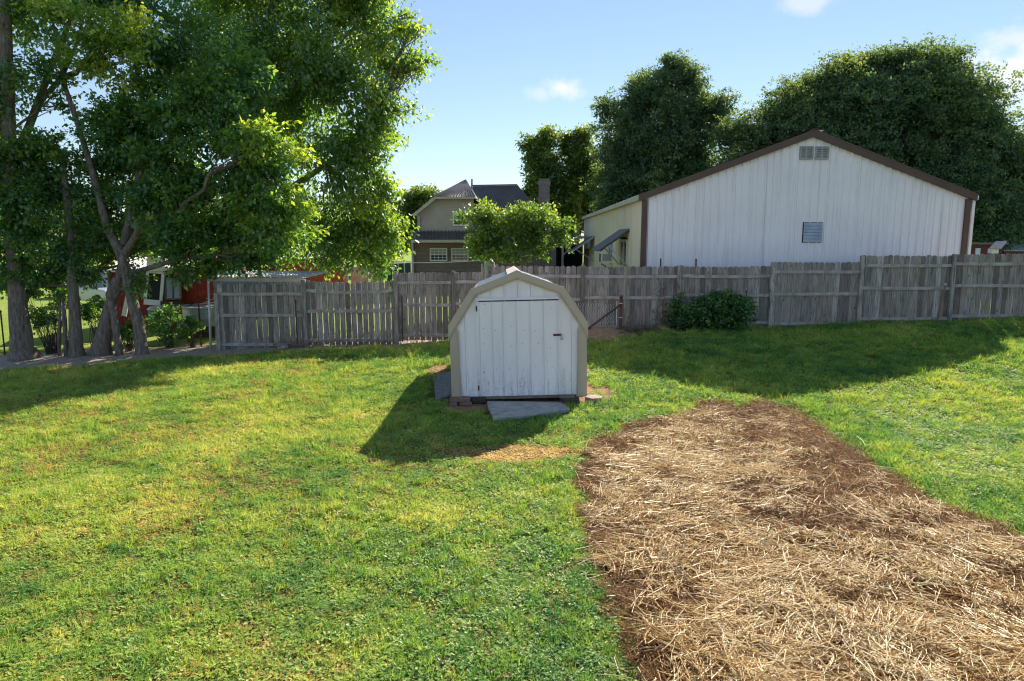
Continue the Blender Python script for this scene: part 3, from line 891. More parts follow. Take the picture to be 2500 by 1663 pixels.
MB().tube([(pB.x, 0, 1.20), (pB.x, 0, 1.22)], .047, 12).tube([(pB.x, 0, .82), (pB.x, 0, .84)], .047, 12).tube([(pB.x, 0, .47), (pB.x, 0, .49)], .047, 12).build('clamp_band', M['wire'], cl)
MB().tube([(pB.x - .03, -.01, 1.16), (pB.x - 1.15, -.01, .32)], .026, 8).build('brace_rail', M['rust'], cl, True)
MB().box((pB.x - .115, -.006, (z0c + z1c) / 2), (.018, .006, z1c - z0c)).build('tension_bar', M['wire'], cl)

# ------------------------------------------------------------------ barn
def rib_panel(w, height_fn, y_front=0.0, rib=.229, depth=.032, base=0.0, z0fn=None):
    """vertical ribbed sheet in local x 0..w, top = height_fn(x)"""
    pr = []
    x = 0.0
    while x < w - .01:
        x1 = min(x + rib, w)
        if x1 - x > .1:
            pr += [(x, 0), (x1 - .070, 0), (x1 - .058, -depth), (x1 - .030, -depth), (x1 - .018, 0)]
        x = x1
    pr.append((w, 0))
    return pr
BY = 21.35
b0 = at(1570, 480, BY)       # left eave of the gable
b1 = at(1980, 325, BY); b2 = at(2354, 474, BY)
BW = b2.x - b0.x; BEZ = (b0.z + b2.z) / 2; BRX = b1.x - b0.x; BRZ = b1.z; BG = .3; BL = 24.0
barn = thing('metal_barn', 'large white ribbed metal barn with brown trim behind the right fence', 'barn', (b0.x, BY, 0), (0, 0, R(-1.7)))
def barn_top(x): return float(np.interp(x, [0, BRX, BW], [BEZ, BRZ, BEZ]))
x = .0
while x < BW - .05:
    w = min(.916, BW - x)
    pr = rib_panel(w - .004, None)
    xs_ = []
    for (a, d) in pr: xs_.append((x + a, d))
    if x < BRX < x + w:
        import bisect
        j = next(i for i, p in enumerate(xs_) if p[0] > BRX)
        d_ = xs_[j - 1][1]
        xs_.insert(j, (BRX, d_))
    lo = [(p[0], p[1], BG) for p in xs_]; hi = [(p[0], p[1], barn_top(p[0]) - .02) for p in xs_]
    MB().sheet([hi, lo]).build('wall_panel', M['barn_white'], barn)
    x += w
# left side wall (local x = 0, running back)
y = 0.0
WINS = [(3.05, 4.85, 1.93, 2.86), (7.2, 8.9, 1.95, 2.85)]
while y < BL - .05:
    w = min(.916, BL - y)
    pr = rib_panel(w - .004, None)
    lo = [(p[1], y + p[0], BG) for p in pr]; hi = [(p[1], y + p[0], BEZ - .05) for p in pr]
    MB().sheet([lo, hi]).build('side_wall_panel', M['barn_side_light'], barn)
    y += w
MB().sheet([[(BW, 0, BG), (BW, BL, BG)], [(BW, 0, BEZ), (BW, BL, BEZ)]]).build('far_side_wall', M['barn_white'], barn)
MB().add([(0, BL, BG), (BW, BL, BG), (BW, BL, BEZ), (BRX, BL, BRZ), (0, BL, BEZ)], [(0, 1, 2, 3, 4)]).build('back_wall', M['barn_white'], barn)
for (xa, za, xb, zb2) in ((-.14, BEZ - .03, BRX, BRZ + .02), (BW + .14, BEZ - .03, BRX, BRZ + .02)):
    mb = MB()
    a, b = Vector((xa, 0, za)), Vector((xb, 0, zb2))
    d = (b - a).normalized(); nrm = Vector((-d.z, 0, d.x)) if d.x > 0 else Vector((d.z, 0, -d.x))
    mb.prism([(p.x, -.12, p.z) for p in (a, b, b + nrm * .03, a + nrm * .03)], (0, BL + .24, 0))
    for k in range(int(BL / .229)):
        yy = .1 + k * .229
        mb.beam(a + nrm * .035 + Vector((0, yy, 0)), b + nrm * .035 + Vector((0, yy, 0)), .045, .02, nrm)
    mb.build('roof_panel', M['galv'], barn)
    # brown rake trim
    lw = Vector((0, 0, -.155))
    MB().prism([(p.x, -.155, p.z) for p in (a - nrm * .0, b, b + nrm * .045 , a + nrm * .045)] , (0, .03, 0)).prism([(p.x, -.150, p.z) for p in (a + lw, b + lw * 1.06, b - nrm * .001, a - nrm * .001)], (0, .10, 0)).build('rake_trim', M['brown_trim'], barn)
MB().prism([(BRX - .25, -.16, BRZ + .03), (BRX, -.16, BRZ + .105), (BRX + .25, -.16, BRZ + .03), (BRX, -.16, BRZ + .09)], (0, BL + .3, 0)).build('ridge_cap', M['brown_trim'], barn)
for xx in (.055, BW - .055):
    MB().box((xx, -.035, (BG + BEZ - .12) / 2), (.15, .07, BEZ - .12 - BG)).box((xx - (.06 if xx < 1 else -.06), .02, (BG + BEZ - .12) / 2), (.03, .16, BEZ - .12 - BG)).build('corner_trim', M['brown_trim'], barn)
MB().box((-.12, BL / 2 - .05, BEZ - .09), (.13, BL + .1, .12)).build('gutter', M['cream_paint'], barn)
MB().box((BW + .13, BL / 2 - .06, BEZ - .09), (.13, BL + .1, .12)).build('gutter', M['white_paint'], barn)
MB().box((BW + .10, -.03, (BG + BEZ - .1) / 2), (.08, .07, BEZ - .1 - BG)).build('downspout', M['white_paint'], barn)
def bpx(px, py):       # photo pixel -> local x, z on the gable wall
    p = at(px, py, BY); return p.x - b0.x, p.z
for (pa, pb_) in (((1950, 360), (1977, 390)), ((1986, 361), (2013, 390))):
    (xa, za), (xb, zb2) = bpx(*pa), bpx(*pb_)
    cx_, cz_ = (xa + xb) / 2, (za + zb2) / 2; w, h = xb - xa, za - zb2
    vt = MB().box((cx_, -.03, cz_ + h / 2), (w, .05, .035)).box((cx_, -.03, cz_ - h / 2), (w, .05, .035)).box((xa, -.031, cz_), (.035, .05, h)).box((xb, -.031, cz_), (.035, .05, h)).build('gable_vent', M['vent_grey'], barn)
    MB().box((cx_, -.010, cz_), (w, .012, h)).build('backing', M['dark'], vt)
    for k in range(6):
        MB().box((cx_, -.036, cz_ - h / 2 + (k + .6) * h / 6.4), (w - .03, .012, h / 7.5), Matrix.Rotation(R(-35), 3, 'X')).build('slat', M['vent_grey'], vt)
(xa, za), (xb, zb2) = bpx(1957, 544), bpx(1998, 591)
cx_, cz_ = (xa + xb) / 2, (za + zb2) / 2; w, h = xb - xa, za - zb2
vt = MB().box((cx_, -.012, cz_), (w + .03, .024, h + .03)).build('fan_louvre', M['dark_block'], barn)
for k in range(6):
    MB().box((cx_, -.045, cz_ - h / 2 + (k + .5) * h / 6), (w, .012, h / 6 * 1.0), Matrix.Rotation(R(-14), 3, 'X')).build('slat', M['louvre'], vt)
# side windows
for i, (ya, yb, za, zb2) in enumerate(WINS):
    w = yb - ya; cy_ = (ya + yb) / 2; cz_ = (za + zb2) / 2; h = zb2 - za
    wn = MB().box((-.035, cy_, za), (.07, w + .1, .06)).box((-.035, cy_, zb2), (.07, w + .1, .06)).box((-.036, ya, cz_), (.07, .06, h)).box((-.036, yb, cz_), (.07, .06, h)).box((-.037, cy_, cz_), (.06, .05, h)).build('window', M['white_paint'], barn)
    for s in (-1, 1):
        MB().box((-.028, cy_ + s * w / 4, cz_), (.012, w / 2 - .06, h - .06)).build('pane', M['glass'], wn)
    MB().box((-.03, cy_, zb2 + .07), (.06, w + .16, .06)).build('head_trim', M['dark_block'], wn)
aw = MB()
def corrug(p00, p10, p01, p11, nw_, amp):
    """corrugated sheet spanned from edge p00-p10 (along the waves) to p01-p11"""
    rows = []
    p00, p10, p01, p11 = map(Vector, (p00, p10, p01, p11))
    nrm = (p10 - p00).cross(p01 - p00).normalized()
    for j in range(nw_ * 4 + 1):
        u = j / (nw_ * 4)
        o = nrm * (amp * math.sin(u * nw_ * 2 * math.pi))
        rows.append([p00.lerp(p10, u) + o, p01.lerp(p11, u) + o])
    return rows
an = thing('window_awning', 'dark corrugated awning propped over the near side window of the barn', 'awning', (0, 0, 0))
an.location = barn.location; an.rotation_euler = barn.rotation_euler
o = MB().sheet(corrug((-.03, 2.5, 3.24), (-.03, 5.3, 3.24), (-1.09, 2.5, 2.50), (-1.09, 5.3, 2.50), 14, .022)).build('sheet', M['brown_roof'], an)
sd = o.modifiers.new('thickness', 'SOLIDIFY'); sd.thickness = .006
for yy in (2.62, 5.15):
    MB().beam((-.05, yy, 3.18), (-1.02, yy, 2.50), .04, .06).build('frame_bar', M['old_wood'], an)
    MB().beam((-.05, yy - .05, 1.95), (-.72, yy - .05, 2.70), .05, .05).build('prop', M['louvre'], an)
acu = thing('air_conditioner', 'grey box air conditioner sticking out of the barn side window', 'air conditioner')
acu.location = barn.location; acu.rotation_euler = barn.rotation_euler
MB().box((-.28, 7.75, 2.12), (.46, .66, .42)).build('case', M['white_paint'], acu, bevel=.02)
MB().box((-.515, 7.75, 2.12), (.012, .58, .34)).build('grille', M['dark_block'], acu)
MB().box((-.28, 7.412, 2.14), (.34, .012, .28)).build('side_louvre', M['vent_grey'], acu)
MB().beam((-.05, 7.6, 1.62), (-.48, 7.6, 1.88), .04, .06).build('bracket', M['old_wood'], acu)
an2 = thing('flat_awning', 'flat dark awning panel farther along the barn side by the porch', 'awning')
an2.location = barn.location; an2.rotation_euler = barn.rotation_euler
MB().prism([(-.03, 16.0, 2.95), (-1.35, 16.0, 2.05), (-1.35, 16.0, 2.10), (-.03, 16.0, 3.0)], (0, 3.0, 0)).build('panel', M['tarp'], an2)
MB().beam((-.03, 15.98, 3.0), (-1.36, 15.98, 2.1), .05, .09).build('edge_rail', M['louvre'], an2)
MB().beam((-.05, 16.2, 1.7), (-1.0, 16.2, 2.3), .05, .05).build('prop', M['louvre'], an2)
pc = thing('side_porch', 'low shed-roofed porch with a cream closet beyond the barn side', 'porch')
pc.location = barn.location; pc.rotation_euler = barn.rotation_euler
q0, q1 = -3.0, -.1
MB().prism([(q0, 20.0, 2.42), (q1, 20.0, 2.92), (q1, 20.0, 3.02), (q0, 20.0, 2.52)], (0, 3.5, 0)).build('roof', M['pale_roof'], pc)
MB().box((-2.4, 20.9, 1.35), (.95, 1.4, 2.05)).build('closet', M['cream_paint'], pc)
for yy in (20.1,):
    MB().box((-1.55, yy, 1.4), (.12, .12, 2.4)).build('post', M['louvre'], pc)
MB().beam((-1.5, 20.1, 1.9), (-.9, 20.1, 2.6), .06, .06).build('brace', M['louvre'], pc)
MB().box((-1.0, 22.5, 1.2), (1.0, 1.2, 1.9)).build('dark_bin', M['dark'], pc)
MB().box((-1.55, 23.35, 1.4), (2.85, .06, 2.3)).build('back_wall', M['old_wood'], pc)  # panel added behind the porch so its opening reads dark
ld = thing('leaning_boards', 'pair of pale wooden boards leaning on the far barn corner', 'boards')
ld.location = barn.location; ld.rotation_euler = barn.rotation_euler
for k in range(2):
    MB().beam((-.45 + k * .16, 18.9, .5), (-.25 + k * .12, 19.0, 2.3), .12, .03, (0, 1, 0)).build('board', M['old_wood'], ld)

# thin stakes just behind the fence, before the barn
for (px, p0, p1, m_, lb) in ((1611, 631, 700, 'dark_block', 'thin black stake rising above the fence in front of the barn'), (1697, 632, 700, 'old_wood', 'pale wooden stake rising above the fence in front of the barn')):
    a = at(px, p1, 19.8); b = at(px, p0, 19.8)
    tag(MB().box((a.x, 19.8, (b.z + gzf(a.x, 19.8)) / 2), (.035 if m_ == 'dark_block' else .05, .03, b.z - gzf(a.x, 19.8))).build('stake', M[m_], None, bevel=.004), lb, 'stake')

# ------------------------------------------------------------------ house behind
HY = 40.0
def hp_(px, py, Y=HY): return at(px, py, Y)
house = thing('brick_house', 'two-storey brick and tan siding house with brown metal roof', 'house', (0, HY, 0))
def L(px, py, dy=0.0):
    p = at(px, py, HY + dy); return Vector((p.x, dy, p.z))
gl, gr_ = L(1010, 700).x, L(1345, 700).x
ztop_brick = L(1050, 592).z
MB().box(((gl + gr_) / 2, 4.0, ztop_brick / 2 - .3), (gr_ - gl, 8.0, ztop_brick + .6)).build('brick_wall', M['brick'], house)
# siding as lapped boards
sx0, sx1 = L(1019, 560).x, L(1157, 560).x
zs0, zs1 = L(1019, 566).z, L(1062, 482).z
zl = L(1019, 520).z; xk = L(1062, 482).x
zz = zs0
lap = .15
while zz < zs1 - .01:
    ze = min(zz + lap, zs1)
    xl = sx0 if zz < zl else sx0 + (zz - zl) / (zs1 - zl) * (xk - sx0)
    MB().add([(xl, -.035, zz), (sx1, -.035, zz), (sx1, 0, ze), (xl, 0, ze), (xl, .0, zz), (sx1, .0, zz)], [(0, 1, 2, 3), (0, 4, 5, 1)]).build('siding_board', M['siding'], house)
    zz = ze
MB().box(((sx0 + sx1) / 2, 4.0, (zs0 + zl) / 2), (sx1 - sx0 - .02, 7.98, zl - zs0)).build('upper_wall', M['siding'], house)
def roof_face(pts, nribs, along):
    """flat face with raised seams; pts in order eave-left, eave-right, top-right, top-left"""
    a, b, c, d = [Vector(p) for p in pts]
    nrm = (b - a).cross(d - a).normalized()
    if nrm.z < 0: nrm = -nrm
    mb = MB().prism([a, b, c, d] if (c - d).length > .05 else [a, b, c], -nrm * .06)
    for k in range(nribs + 1):
        u = k / nribs
        p, q = a.lerp(b, u), d.lerp(c, u)
        if (p - q).length > .1: mb.beam(p + nrm * .03, q + nrm * .03, .06, .07, nrm)
    return mb
apex = L(1137, 441, 2.2)
eL = L(1008, 523, -.35); kL = L(1060, 481, -.35); kR = L(1160, 481, -.35)
roof_face([kL, kR, apex, apex], 15, 0).build('hip_roof', M['brown_roof'], house)
bk = Vector((0, 7, 0))
MB().prism([eL, kL, apex, apex + bk, eL + bk + Vector((0, .35, 0))], (0, 0, -.07)).build('side_roof', M['brown_roof'], house)
MB().beam(eL + Vector((0, -.03, -.09)), kL + Vector((0, -.03, -.09)), .05, .16).build('gable_fascia', M['cream_paint'], house)
MB().prism([kR, kR + bk + Vector((.1, 0, 0)), apex + bk, apex], (0, 0, -.07)).build('side_roof', M['brown_roof'], house)
MB().beam(kL + Vector((0, -.06, -.05)), kR + Vector((0, -.06, -.05)), .1, .12).build('gutter', M['cream_paint'], house)
roof_face([L(1152, 568, -.35), L(1352, 568, -.35) , L(1262, 453, 4.0), L(1150, 455, 4.0)], 26, 0).build('main_roof', M['brown_roof'], house)
rr = L(1262, 453, 4.0); re = L(1352, 568, -.35)
MB().prism([re, re + Vector((0, 8.4, 0)), rr], (0, 0, -.06)).build('hip_end', M['brown_roof'], house)
MB().prism([re + Vector((-.2, .3, -.06)), re + Vector((-.2, 8, -.06)), L(1152, 568, 7.8) + Vector((0, 0, -.06)), L(1152, 568, -.05) + Vector((0, 0, -.06))], (0, 0, -.5)).build('upper_eave_wall', M['siding'], house)
MB().beam(L(1150, 455, 4.0) + Vector((0, 0, .05)), rr + Vector((0, 0, .05)), .25, .06).build('ridge_cap', M['brown_trim'], house)
roof_face([L(1004, 587, -1.1), L(1352, 587, -1.1), L(1352, 565, -.02), L(1010, 565, -.02)], 40, 0).build('skirt_roof', M['brown_roof'], house)
MB().beam(L(1004, 589, -1.14), L(1352, 589, -1.14), .1, .15).build('gutter', M['cream_paint'], house)
MB().box(((gl + gr_) / 2, -.55, ztop_brick + .02), (gr_ - gl, 1.1, .04)).build('soffit', M['cream_paint'], house)
for (px0, py0, px1, py1) in ((1006, 590, 1011, 700), (1021, 528, 1027, 566)):
    a, b = L(px0, py0), L(px1, py1)
    MB().box(((a.x + b.x) / 2, -.12, (a.z + b.z) / 2), (.11, .09, a.z - b.z)).build('downspout', M['louvre'], house)
def house_window(px0, py0, px1, py1, cols, blind):
    a, b = L(px0, py0), L(px1, py1)
    cx_, cz_ = (a.x + b.x) / 2, (a.z + b.z) / 2; w, h = b.x - a.x, a.z - b.z
    wn = MB().box((cx_, -.05, a.z), (w + .06, .08, .07)).box((cx_, -.05, b.z), (w + .06, .09, .08)).box((a.x, -.051, cz_), (.07, .08, h)).box((b.x, -.051, cz_), (.07, .08, h)).box((cx_, -.052, cz_), (w, .07, .055)).build('window', M['white_paint'], house)
    for s in (-1, 1):
        for k in range(cols):
            MB().box((a.x + (k + .5) * w / cols, -.03, cz_ + s * h / 4), (w / cols - .03, .015, h / 2 - .05)).build('pane', M['blind'] if (blind and s > 0) else M['glass'], wn)
    mb = MB()
    for k in range(1, cols): mb.box((a.x + k * w / cols, -.042, cz_), (.025, .03, h - .04))
    if cols > 1:
        for s in (-1, 1): mb.box((cx_, -.041, cz_ + s * h / 4), (w - .04, .025, .022))
    if cols > 1: mb.build('muntin', M['white_paint'], wn)
house_window(1051, 607, 1091, 636, 4, True)
house_window(1103, 607, 1143, 636, 4, True)
house_window(1107, 521, 1146, 550, 1, True)
ch = L(1316, 440, 2.5); cb = L(1341, 520, 2.5)
chm = MB().box(((ch.x + cb.x) / 2, 2.5, (ch.z + 2) / 2), (cb.x - ch.x, .7, ch.z - 2)).build('chimney', M['brick'], house)
MB().box(((ch.x + cb.x) / 2, 2.5, ch.z - .22), (cb.x - ch.x + .08, .78, .3)).box(((ch.x + cb.x) / 2, 2.5, ch.z + .03), (cb.x - ch.x + .02, .72, .06)).build('crown', M['brick'], chm)
vp = L(1152, 462, 3.0)
MB().tube([vp, vp + Vector((0, 0, .6))], .06, 8).build('vent_pipe', M['louvre'], house)

# ------------------------------------------------------------------ foliage
def leaf_cloud(blobs, leaf, per_twig, twig_r, twigs_per_m2, droop, seed, flat=.55, tipbias=.35, hole=.0, yellow=.5, lobes=13, lobe_r=1.0):
    """leaves of two triangles each, grouped on twigs spread through lobes (center, radii)"""
    rg = np.random.default_rng(seed)
    Vs, Fs, Ts, twigpos = [], [], [], []
    off = 0
    for (c, r, dens, *sun_bias) in blobs:
        c = np.array(c, float); r = np.array(r, float)
        area = 4 * math.pi * ((r[0] * r[1]) ** 1.6 / 3 + (r[0] * r[2]) ** 1.6 / 3 + (r[1] * r[2]) ** 1.6 / 3) ** (1 / 1.6)
        nt = max(8, int(area * twigs_per_m2 * dens))
        nl = max(6, int(lobes * (area / 12) ** .35))
        lu = rg.normal(size=(nl, 3)); lu /= np.linalg.norm(lu, axis=1)[:, None]
        lc = lu * rg.uniform(.38, .76, nl)[:, None]; lr = rg.uniform(.24, .43, nl) * lobe_r
        w = lr ** 2; pick_l = rg.choice(nl, nt, p=w / w.sum())
        q = rg.normal(size=(nt, 3)); q /= np.linalg.norm(q, axis=1)[:, None]
        q = lc[pick_l] + q * (lr[pick_l] * rg.uniform(.35, 1.08, nt) ** .6)[:, None]
        rad = np.linalg.norm(q, axis=1); u = q / (rad[:, None] + 1e-6)
        p = c + q * r
        lobe_t = rg.normal(0, .10, nl)[pick_l]
        if hole > 0:
            hv = np.sin(p[:, 0] * 2.3 + 1) * np.sin(p[:, 2] * 2.7 + 2) * np.sin(p[:, 1] * 2.1)
            k = hv < (1 - hole)
            p, u, rad, lobe_t = p[k], u[k], rad[k], lobe_t[k]; nt = len(p)
        od = u * np.array([1, 1, .6]) + np.array([0, 0, -droop]) + rg.normal(0, .35, (nt, 3))
        od /= np.linalg.norm(od, axis=1)[:, None]
        twigpos.append((p, rad, od))
        n = nt * per_twig
        tp = np.repeat(p, per_twig, 0); td = np.repeat(od, per_twig, 0); tr_ = np.repeat(rad, per_twig)
        s = rg.uniform(-1, 1, n)[:, None]
        pos = tp + td * s * twig_r + rg.normal(0, twig_r * .33, (n, 3)) * np.array([1, 1, flat])
        ax = td * .7 + rg.normal(0, .6, (n, 3)) + np.array([0, 0, -droop * .7]); ax /= np.linalg.norm(ax, axis=1)[:, None]
        nr = np.array([0, 0, 1.0]) + rg.normal(0, .62, (n, 3)) + u.repeat(per_twig, 0) * .25
        sd = np.cross(ax, nr); sd /= np.linalg.norm(sd, axis=1)[:, None] + 1e-9
        nr = np.cross(sd, ax)
        ls = leaf * rg.uniform(.6, 1.3, n)[:, None]
        b = pos; tip = pos + ax * ls
        l_ = pos + ax * ls * .45 + sd * ls * .30 + nr * ls * .10
        r_ = pos + ax * ls * .45 - sd * ls * .30 + nr * ls * .10
        Vs.append(np.stack([b, r_, tip, l_], 1).reshape(-1, 3))
        bi = (np.arange(n) * 4)[:, None] + off
        Fs.append(np.concatenate([bi + np.array([0, 1, 2]), bi + np.array([0, 2, 3])], 0))
        off += n * 4
        tv = .32 + yellow * .30 * sstep(.75, 1.0, tr_) + rg.normal(0, .14, n) + np.repeat(rg.normal(0, .08, nt) + lobe_t, per_twig) + (sun_bias[0] if sun_bias else 0) + .12 * np.repeat(u[:, 2], per_twig)  # sunlit clusters painted in: outer leaf tips and biased blobs tinted brighter
        Ts.append(np.repeat(np.clip(tv, 0, 1), 4))
    return np.concatenate(Vs), np.concatenate(Fs), np.concatenate(Ts), twigpos

def limb(mb, a, b, r0, r1, seed, seg=6, wig=.10, n=7):
    rg = random.Random(seed); a, b = Vector(a), Vector(b)
    L_ = (b - a).length; pts = []; rs = []
    for i in range(seg + 1):
        u = i / seg
        p = a.lerp(b, u) + Vector((rg.uniform(-1, 1), rg.uniform(-1, 1), rg.uniform(-.6, .6))) * wig * L_ * .35 * math.sin(math.pi * u)
        pts.append(p); rs.append(r0 + (r1 - r0) * u)
    mb.tube(pts, rs, n, True, .08, seed)
    return pts

def px_blobs(lst, Y):
    out = []
    for (px, py, rx, ry, dY, rd, dens, *sun_bias) in lst:
        p = at(px, py, Y + dY); k = (Y + dY) / FPX
        if Y < 30: k *= 1.09
        out.append((tuple(p), (rx * k, rd, ry * k), dens, *sun_bias))
    return out

def make_tree(name, label, trunks, blobs, mat, group, leaf, per, twr, tpm, droop, seed, limbs=True, **kw):
    """trunks: list of (points, radii); trunk parts join into one mesh; crown is the leaves"""
    base = trunks[0][0][0]
    tr = thing(name, label, 'tree', base, group=group)
    mb = MB()
    bl = Vector(base)
    for i, (pts, rs) in enumerate(trunks):
        fine = []; fr = []
        for j in range(len(pts) - 1):
            for s in range(4):
                u = s / 4; fine.append(Vector(pts[j]).lerp(Vector(pts[j + 1]), u) - bl); fr.append(rs[j] + (rs[j + 1] - rs[j]) * u)
        fine.append(Vector(pts[-1]) - bl); fr.append(rs[-1])
        mb.tube(fine, fr, 12, True, .07, seed + i)
    V, F, T, tw = leaf_cloud(blobs, leaf, per, twr, tpm, droop, seed, **kw)
    rg = random.Random(seed)
    if limbs:
        top = [Vector(p) for pts, _ in trunks for p in pts[len(pts) // 2:]]
        for (c, r, dn, *_b), (tp, rad, od) in zip(blobs, tw):
            c = Vector(c)
            src = min(top, key=lambda q: (q - c).length + (2.0 if q.z > c.z else 0))
            Ll = (c - src).length
            r0 = min(.075, .022 + .012 * Ll)
            pts = limb(mb, src - bl, c - bl, r0, r0 * .45, rg.randrange(9999), 6, .16)
            for k in range(min(14, len(tp))):
                q = Vector(tp[rg.randrange(len(tp))]) - bl
                s = pts[rg.randrange(2, len(pts))]
                limb(mb, s, q, r0 * .38, .006, rg.randrange(9999), 4, .18, 4)
    mb.build('trunk', M['bark'], tr, True)
    me = np_mesh('crown', V - np.array(bl), F, mat, {'tint': T})
    link('crown', me, tr)
    return tr

def base_at(px, Y):
    x = (px - 1250) / FPX * (Y * math.cos(PITCH) + (CAMZ) * math.sin(PITCH))
    return Vector((x, Y, gzf(x, Y) - .05))

TY = 19.3
NEARG = 'trees at the left end of the fence'
def tp(px, py, dY=0): return at(px, py, TY + dY)
def flare(bx, r, Y=TY):
    b = base_at(bx, Y)
    return b
# tree A, leftmost
bA = base_at(58, TY)
make_tree('yard_tree', 'thick-trunked tree at the far left edge beside the lawn', [([bA, bA + Vector((-.06, 0, .35)), tp(42, 720), tp(28, 560), tp(22, 330), tp(14, 60), tp(5, -260)], [.42, .29, .22, .19, .17, .14, .07]),
    ([tp(24, 420), tp(75, 300, .5), tp(130, 150, .8), tp(210, -40, 1.2)], [.13, .10, .08, .04]), ([tp(92, 254, .59), tp(150, 190, .6), tp(200, 80, .6)], [.07, .06, .04])],
    px_blobs([(60, 20, 190, 90, .6, 1.5, .55), (60, 150, 90, 60, -.3, .8, .4), (-10, 250, 80, 60, .3, .8, .45), (130, 230, 70, 40, .3, .6, .4), (-120, 180, 150, 160, 0, 1.6, .8), (-60, 420, 140, 130, .2, 1.4, .9), (70, 520, 120, 90, -.3, 1.1, 1.0), (20, 610, 110, 50, .2, .9, .9), (80, 665, 90, 36, .3, .7, .8), (100, 380, 110, 70, .1, 1.0, .9), (250, 130, 130, 60, -.9, .8, .8, .3), (320, 90, 75, 60, -1.3, .6, .8, .4), (200, 40, 120, 45, -1.2, .7, .7, .3), (120, -200, 260, 140, 1.0, 2.2, .7), (-200, -100, 200, 200, .5, 2.0, .6)], TY),
    M['leaf_near'], NEARG, .125, 20, .27, 12.5, .25, 301, hole=.28, yellow=.8)
# tree B, straight grey trunk
bB = base_at(186, TY)
make_tree('yard_tree', 'straight grey trunk second from the left with low dark leaves', [([bB, bB + Vector((.0, 0, .3)), tp(182, 760), tp(178, 700), tp(172, 560), tp(150, 380)], [.25, .18, .145, .13, .11, .07])],
    px_blobs([(175, 590, 105, 75, 0, 1.0, 1.1), (120, 650, 80, 45, .3, .8, .9), (140, 420, 130, 100, .4, 1.3, 1.0), (250, 560, 60, 60, .5, .8, .8), (210, 665, 60, 28, .2, .6, .8), (300, 500, 100, 60, .8, 1.0, .9), (380, 590, 80, 50, 1.0, .9, .8), (40, 690, 80, 36, .6, .7, .8), (280, 620, 60, 40, 1.0, .8, .7)], TY),
    M['leaf_near'], NEARG, .12, 20, .25, 12.5, .25, 302, hole=.18, yellow=.25)
# tree C, leaning broad trunk with a thin companion stem
bC = base_at(243, TY)
make_tree('yard_tree', 'broad trunk leaning right between two straighter trees, with a thin side stem', [([bC, bC + Vector((.05, 0, .3)), tp(262, 770), tp(288, 690), tp(303, 630), tp(330, 480, .4), tp(360, 300, .6)], [.31, .25, .16, .125, .115, .10, .05]),
    ([base_at(290, TY - .25), tp(278, 770, -.2), tp(266, 720, -.1), tp(285, 680)], [.105, .095, .09, .11])],
    px_blobs([(390, 250, 130, 110, .9, 1.3, .95), (330, 380, 110, 80, .9, 1.1, .9), (430, 90, 140, 90, 1.2, 1.5, .9), (300, -60, 170, 110, 1.4, 1.8, .8)], TY),
    M['leaf_near'], NEARG, .125, 20, .27, 12, .25, 303, hole=.22, yellow=.45)
# tree D, forked
bD = base_at(345, TY - .2)
make_tree('yard_tree', 'forked tree with a bare pale trunk right of the leaning one', [([bD, bD + Vector((-.01, 0, .25)), tp(338, 790, -.2), tp(322, 730, -.2), tp(308, 665, -.2), tp(296, 620, -.2), tp(262, 560, -.1), tp(242, 480, 0), tp(205, 350, .1), tp(160, 215, .2), tp(130, 60, .3)], [.20, .165, .15, .14, .135, .14, .105, .09, .075, .06, .035]),
    ([tp(298, 628, -.2), tp(330, 580, -.3), tp(345, 540, -.4), tp(380, 528, -.6), tp(430, 529, -.9)], [.10, .09, .08, .06, .045]),
    ([tp(310, 670, -.2), tp(380, 650, -.2), tp(450, 628, -.1), tp(545, 590, 0)], [.07, .065, .055, .03]), ([tp(300, 600, -.1), tp(325, 500, .2), tp(420, 330, .4), tp(520, 200, .5)], [.10, .09, .07, .04])],
    px_blobs([(500, 300, 150, 100, -.2, 1.3, .95), (600, 390, 130, 75, -.8, 1.0, 1.0, .15), (530, 470, 120, 70, -.2, 1.0, .9), (660, 490, 105, 60, -1.0, .9, 1.0, .22), (690, 570, 95, 45, -1.0, .8, .95, .25), (600, 560, 110, 60, -.3, .9, .9), (430, 470, 100, 60, -.5, .9, .9), (350, 470, 80, 50, -.7, .7, .8), (400, 400, 90, 55, -.6, .8, .8), (470, 560, 90, 50, -.7, .8, .8), (390, 540, 60, 34, -.9, .5, .6), (270, 330, 130, 90, .2, 1.1, .9), (620, 335, 90, 45, -1.3, .7, .8, .35), (560, 190, 130, 90, .4, 1.2, .85), (470, 610, 75, 45, .1, .6, .8), (540, 630, 80, 40, .3, .7, .8), (430, 640, 50, 30, .6, .6, .7), (450, 670, 40, 30, -.1, .4, .6), (345, 690, 22, 40, -.3, .25, .9), (620, 620, 80, 35, -.3, .6, .7)], TY),
    M['leaf_near'], NEARG, .135, 20, .27, 12, .30, 304, hole=.22, yellow=.95)
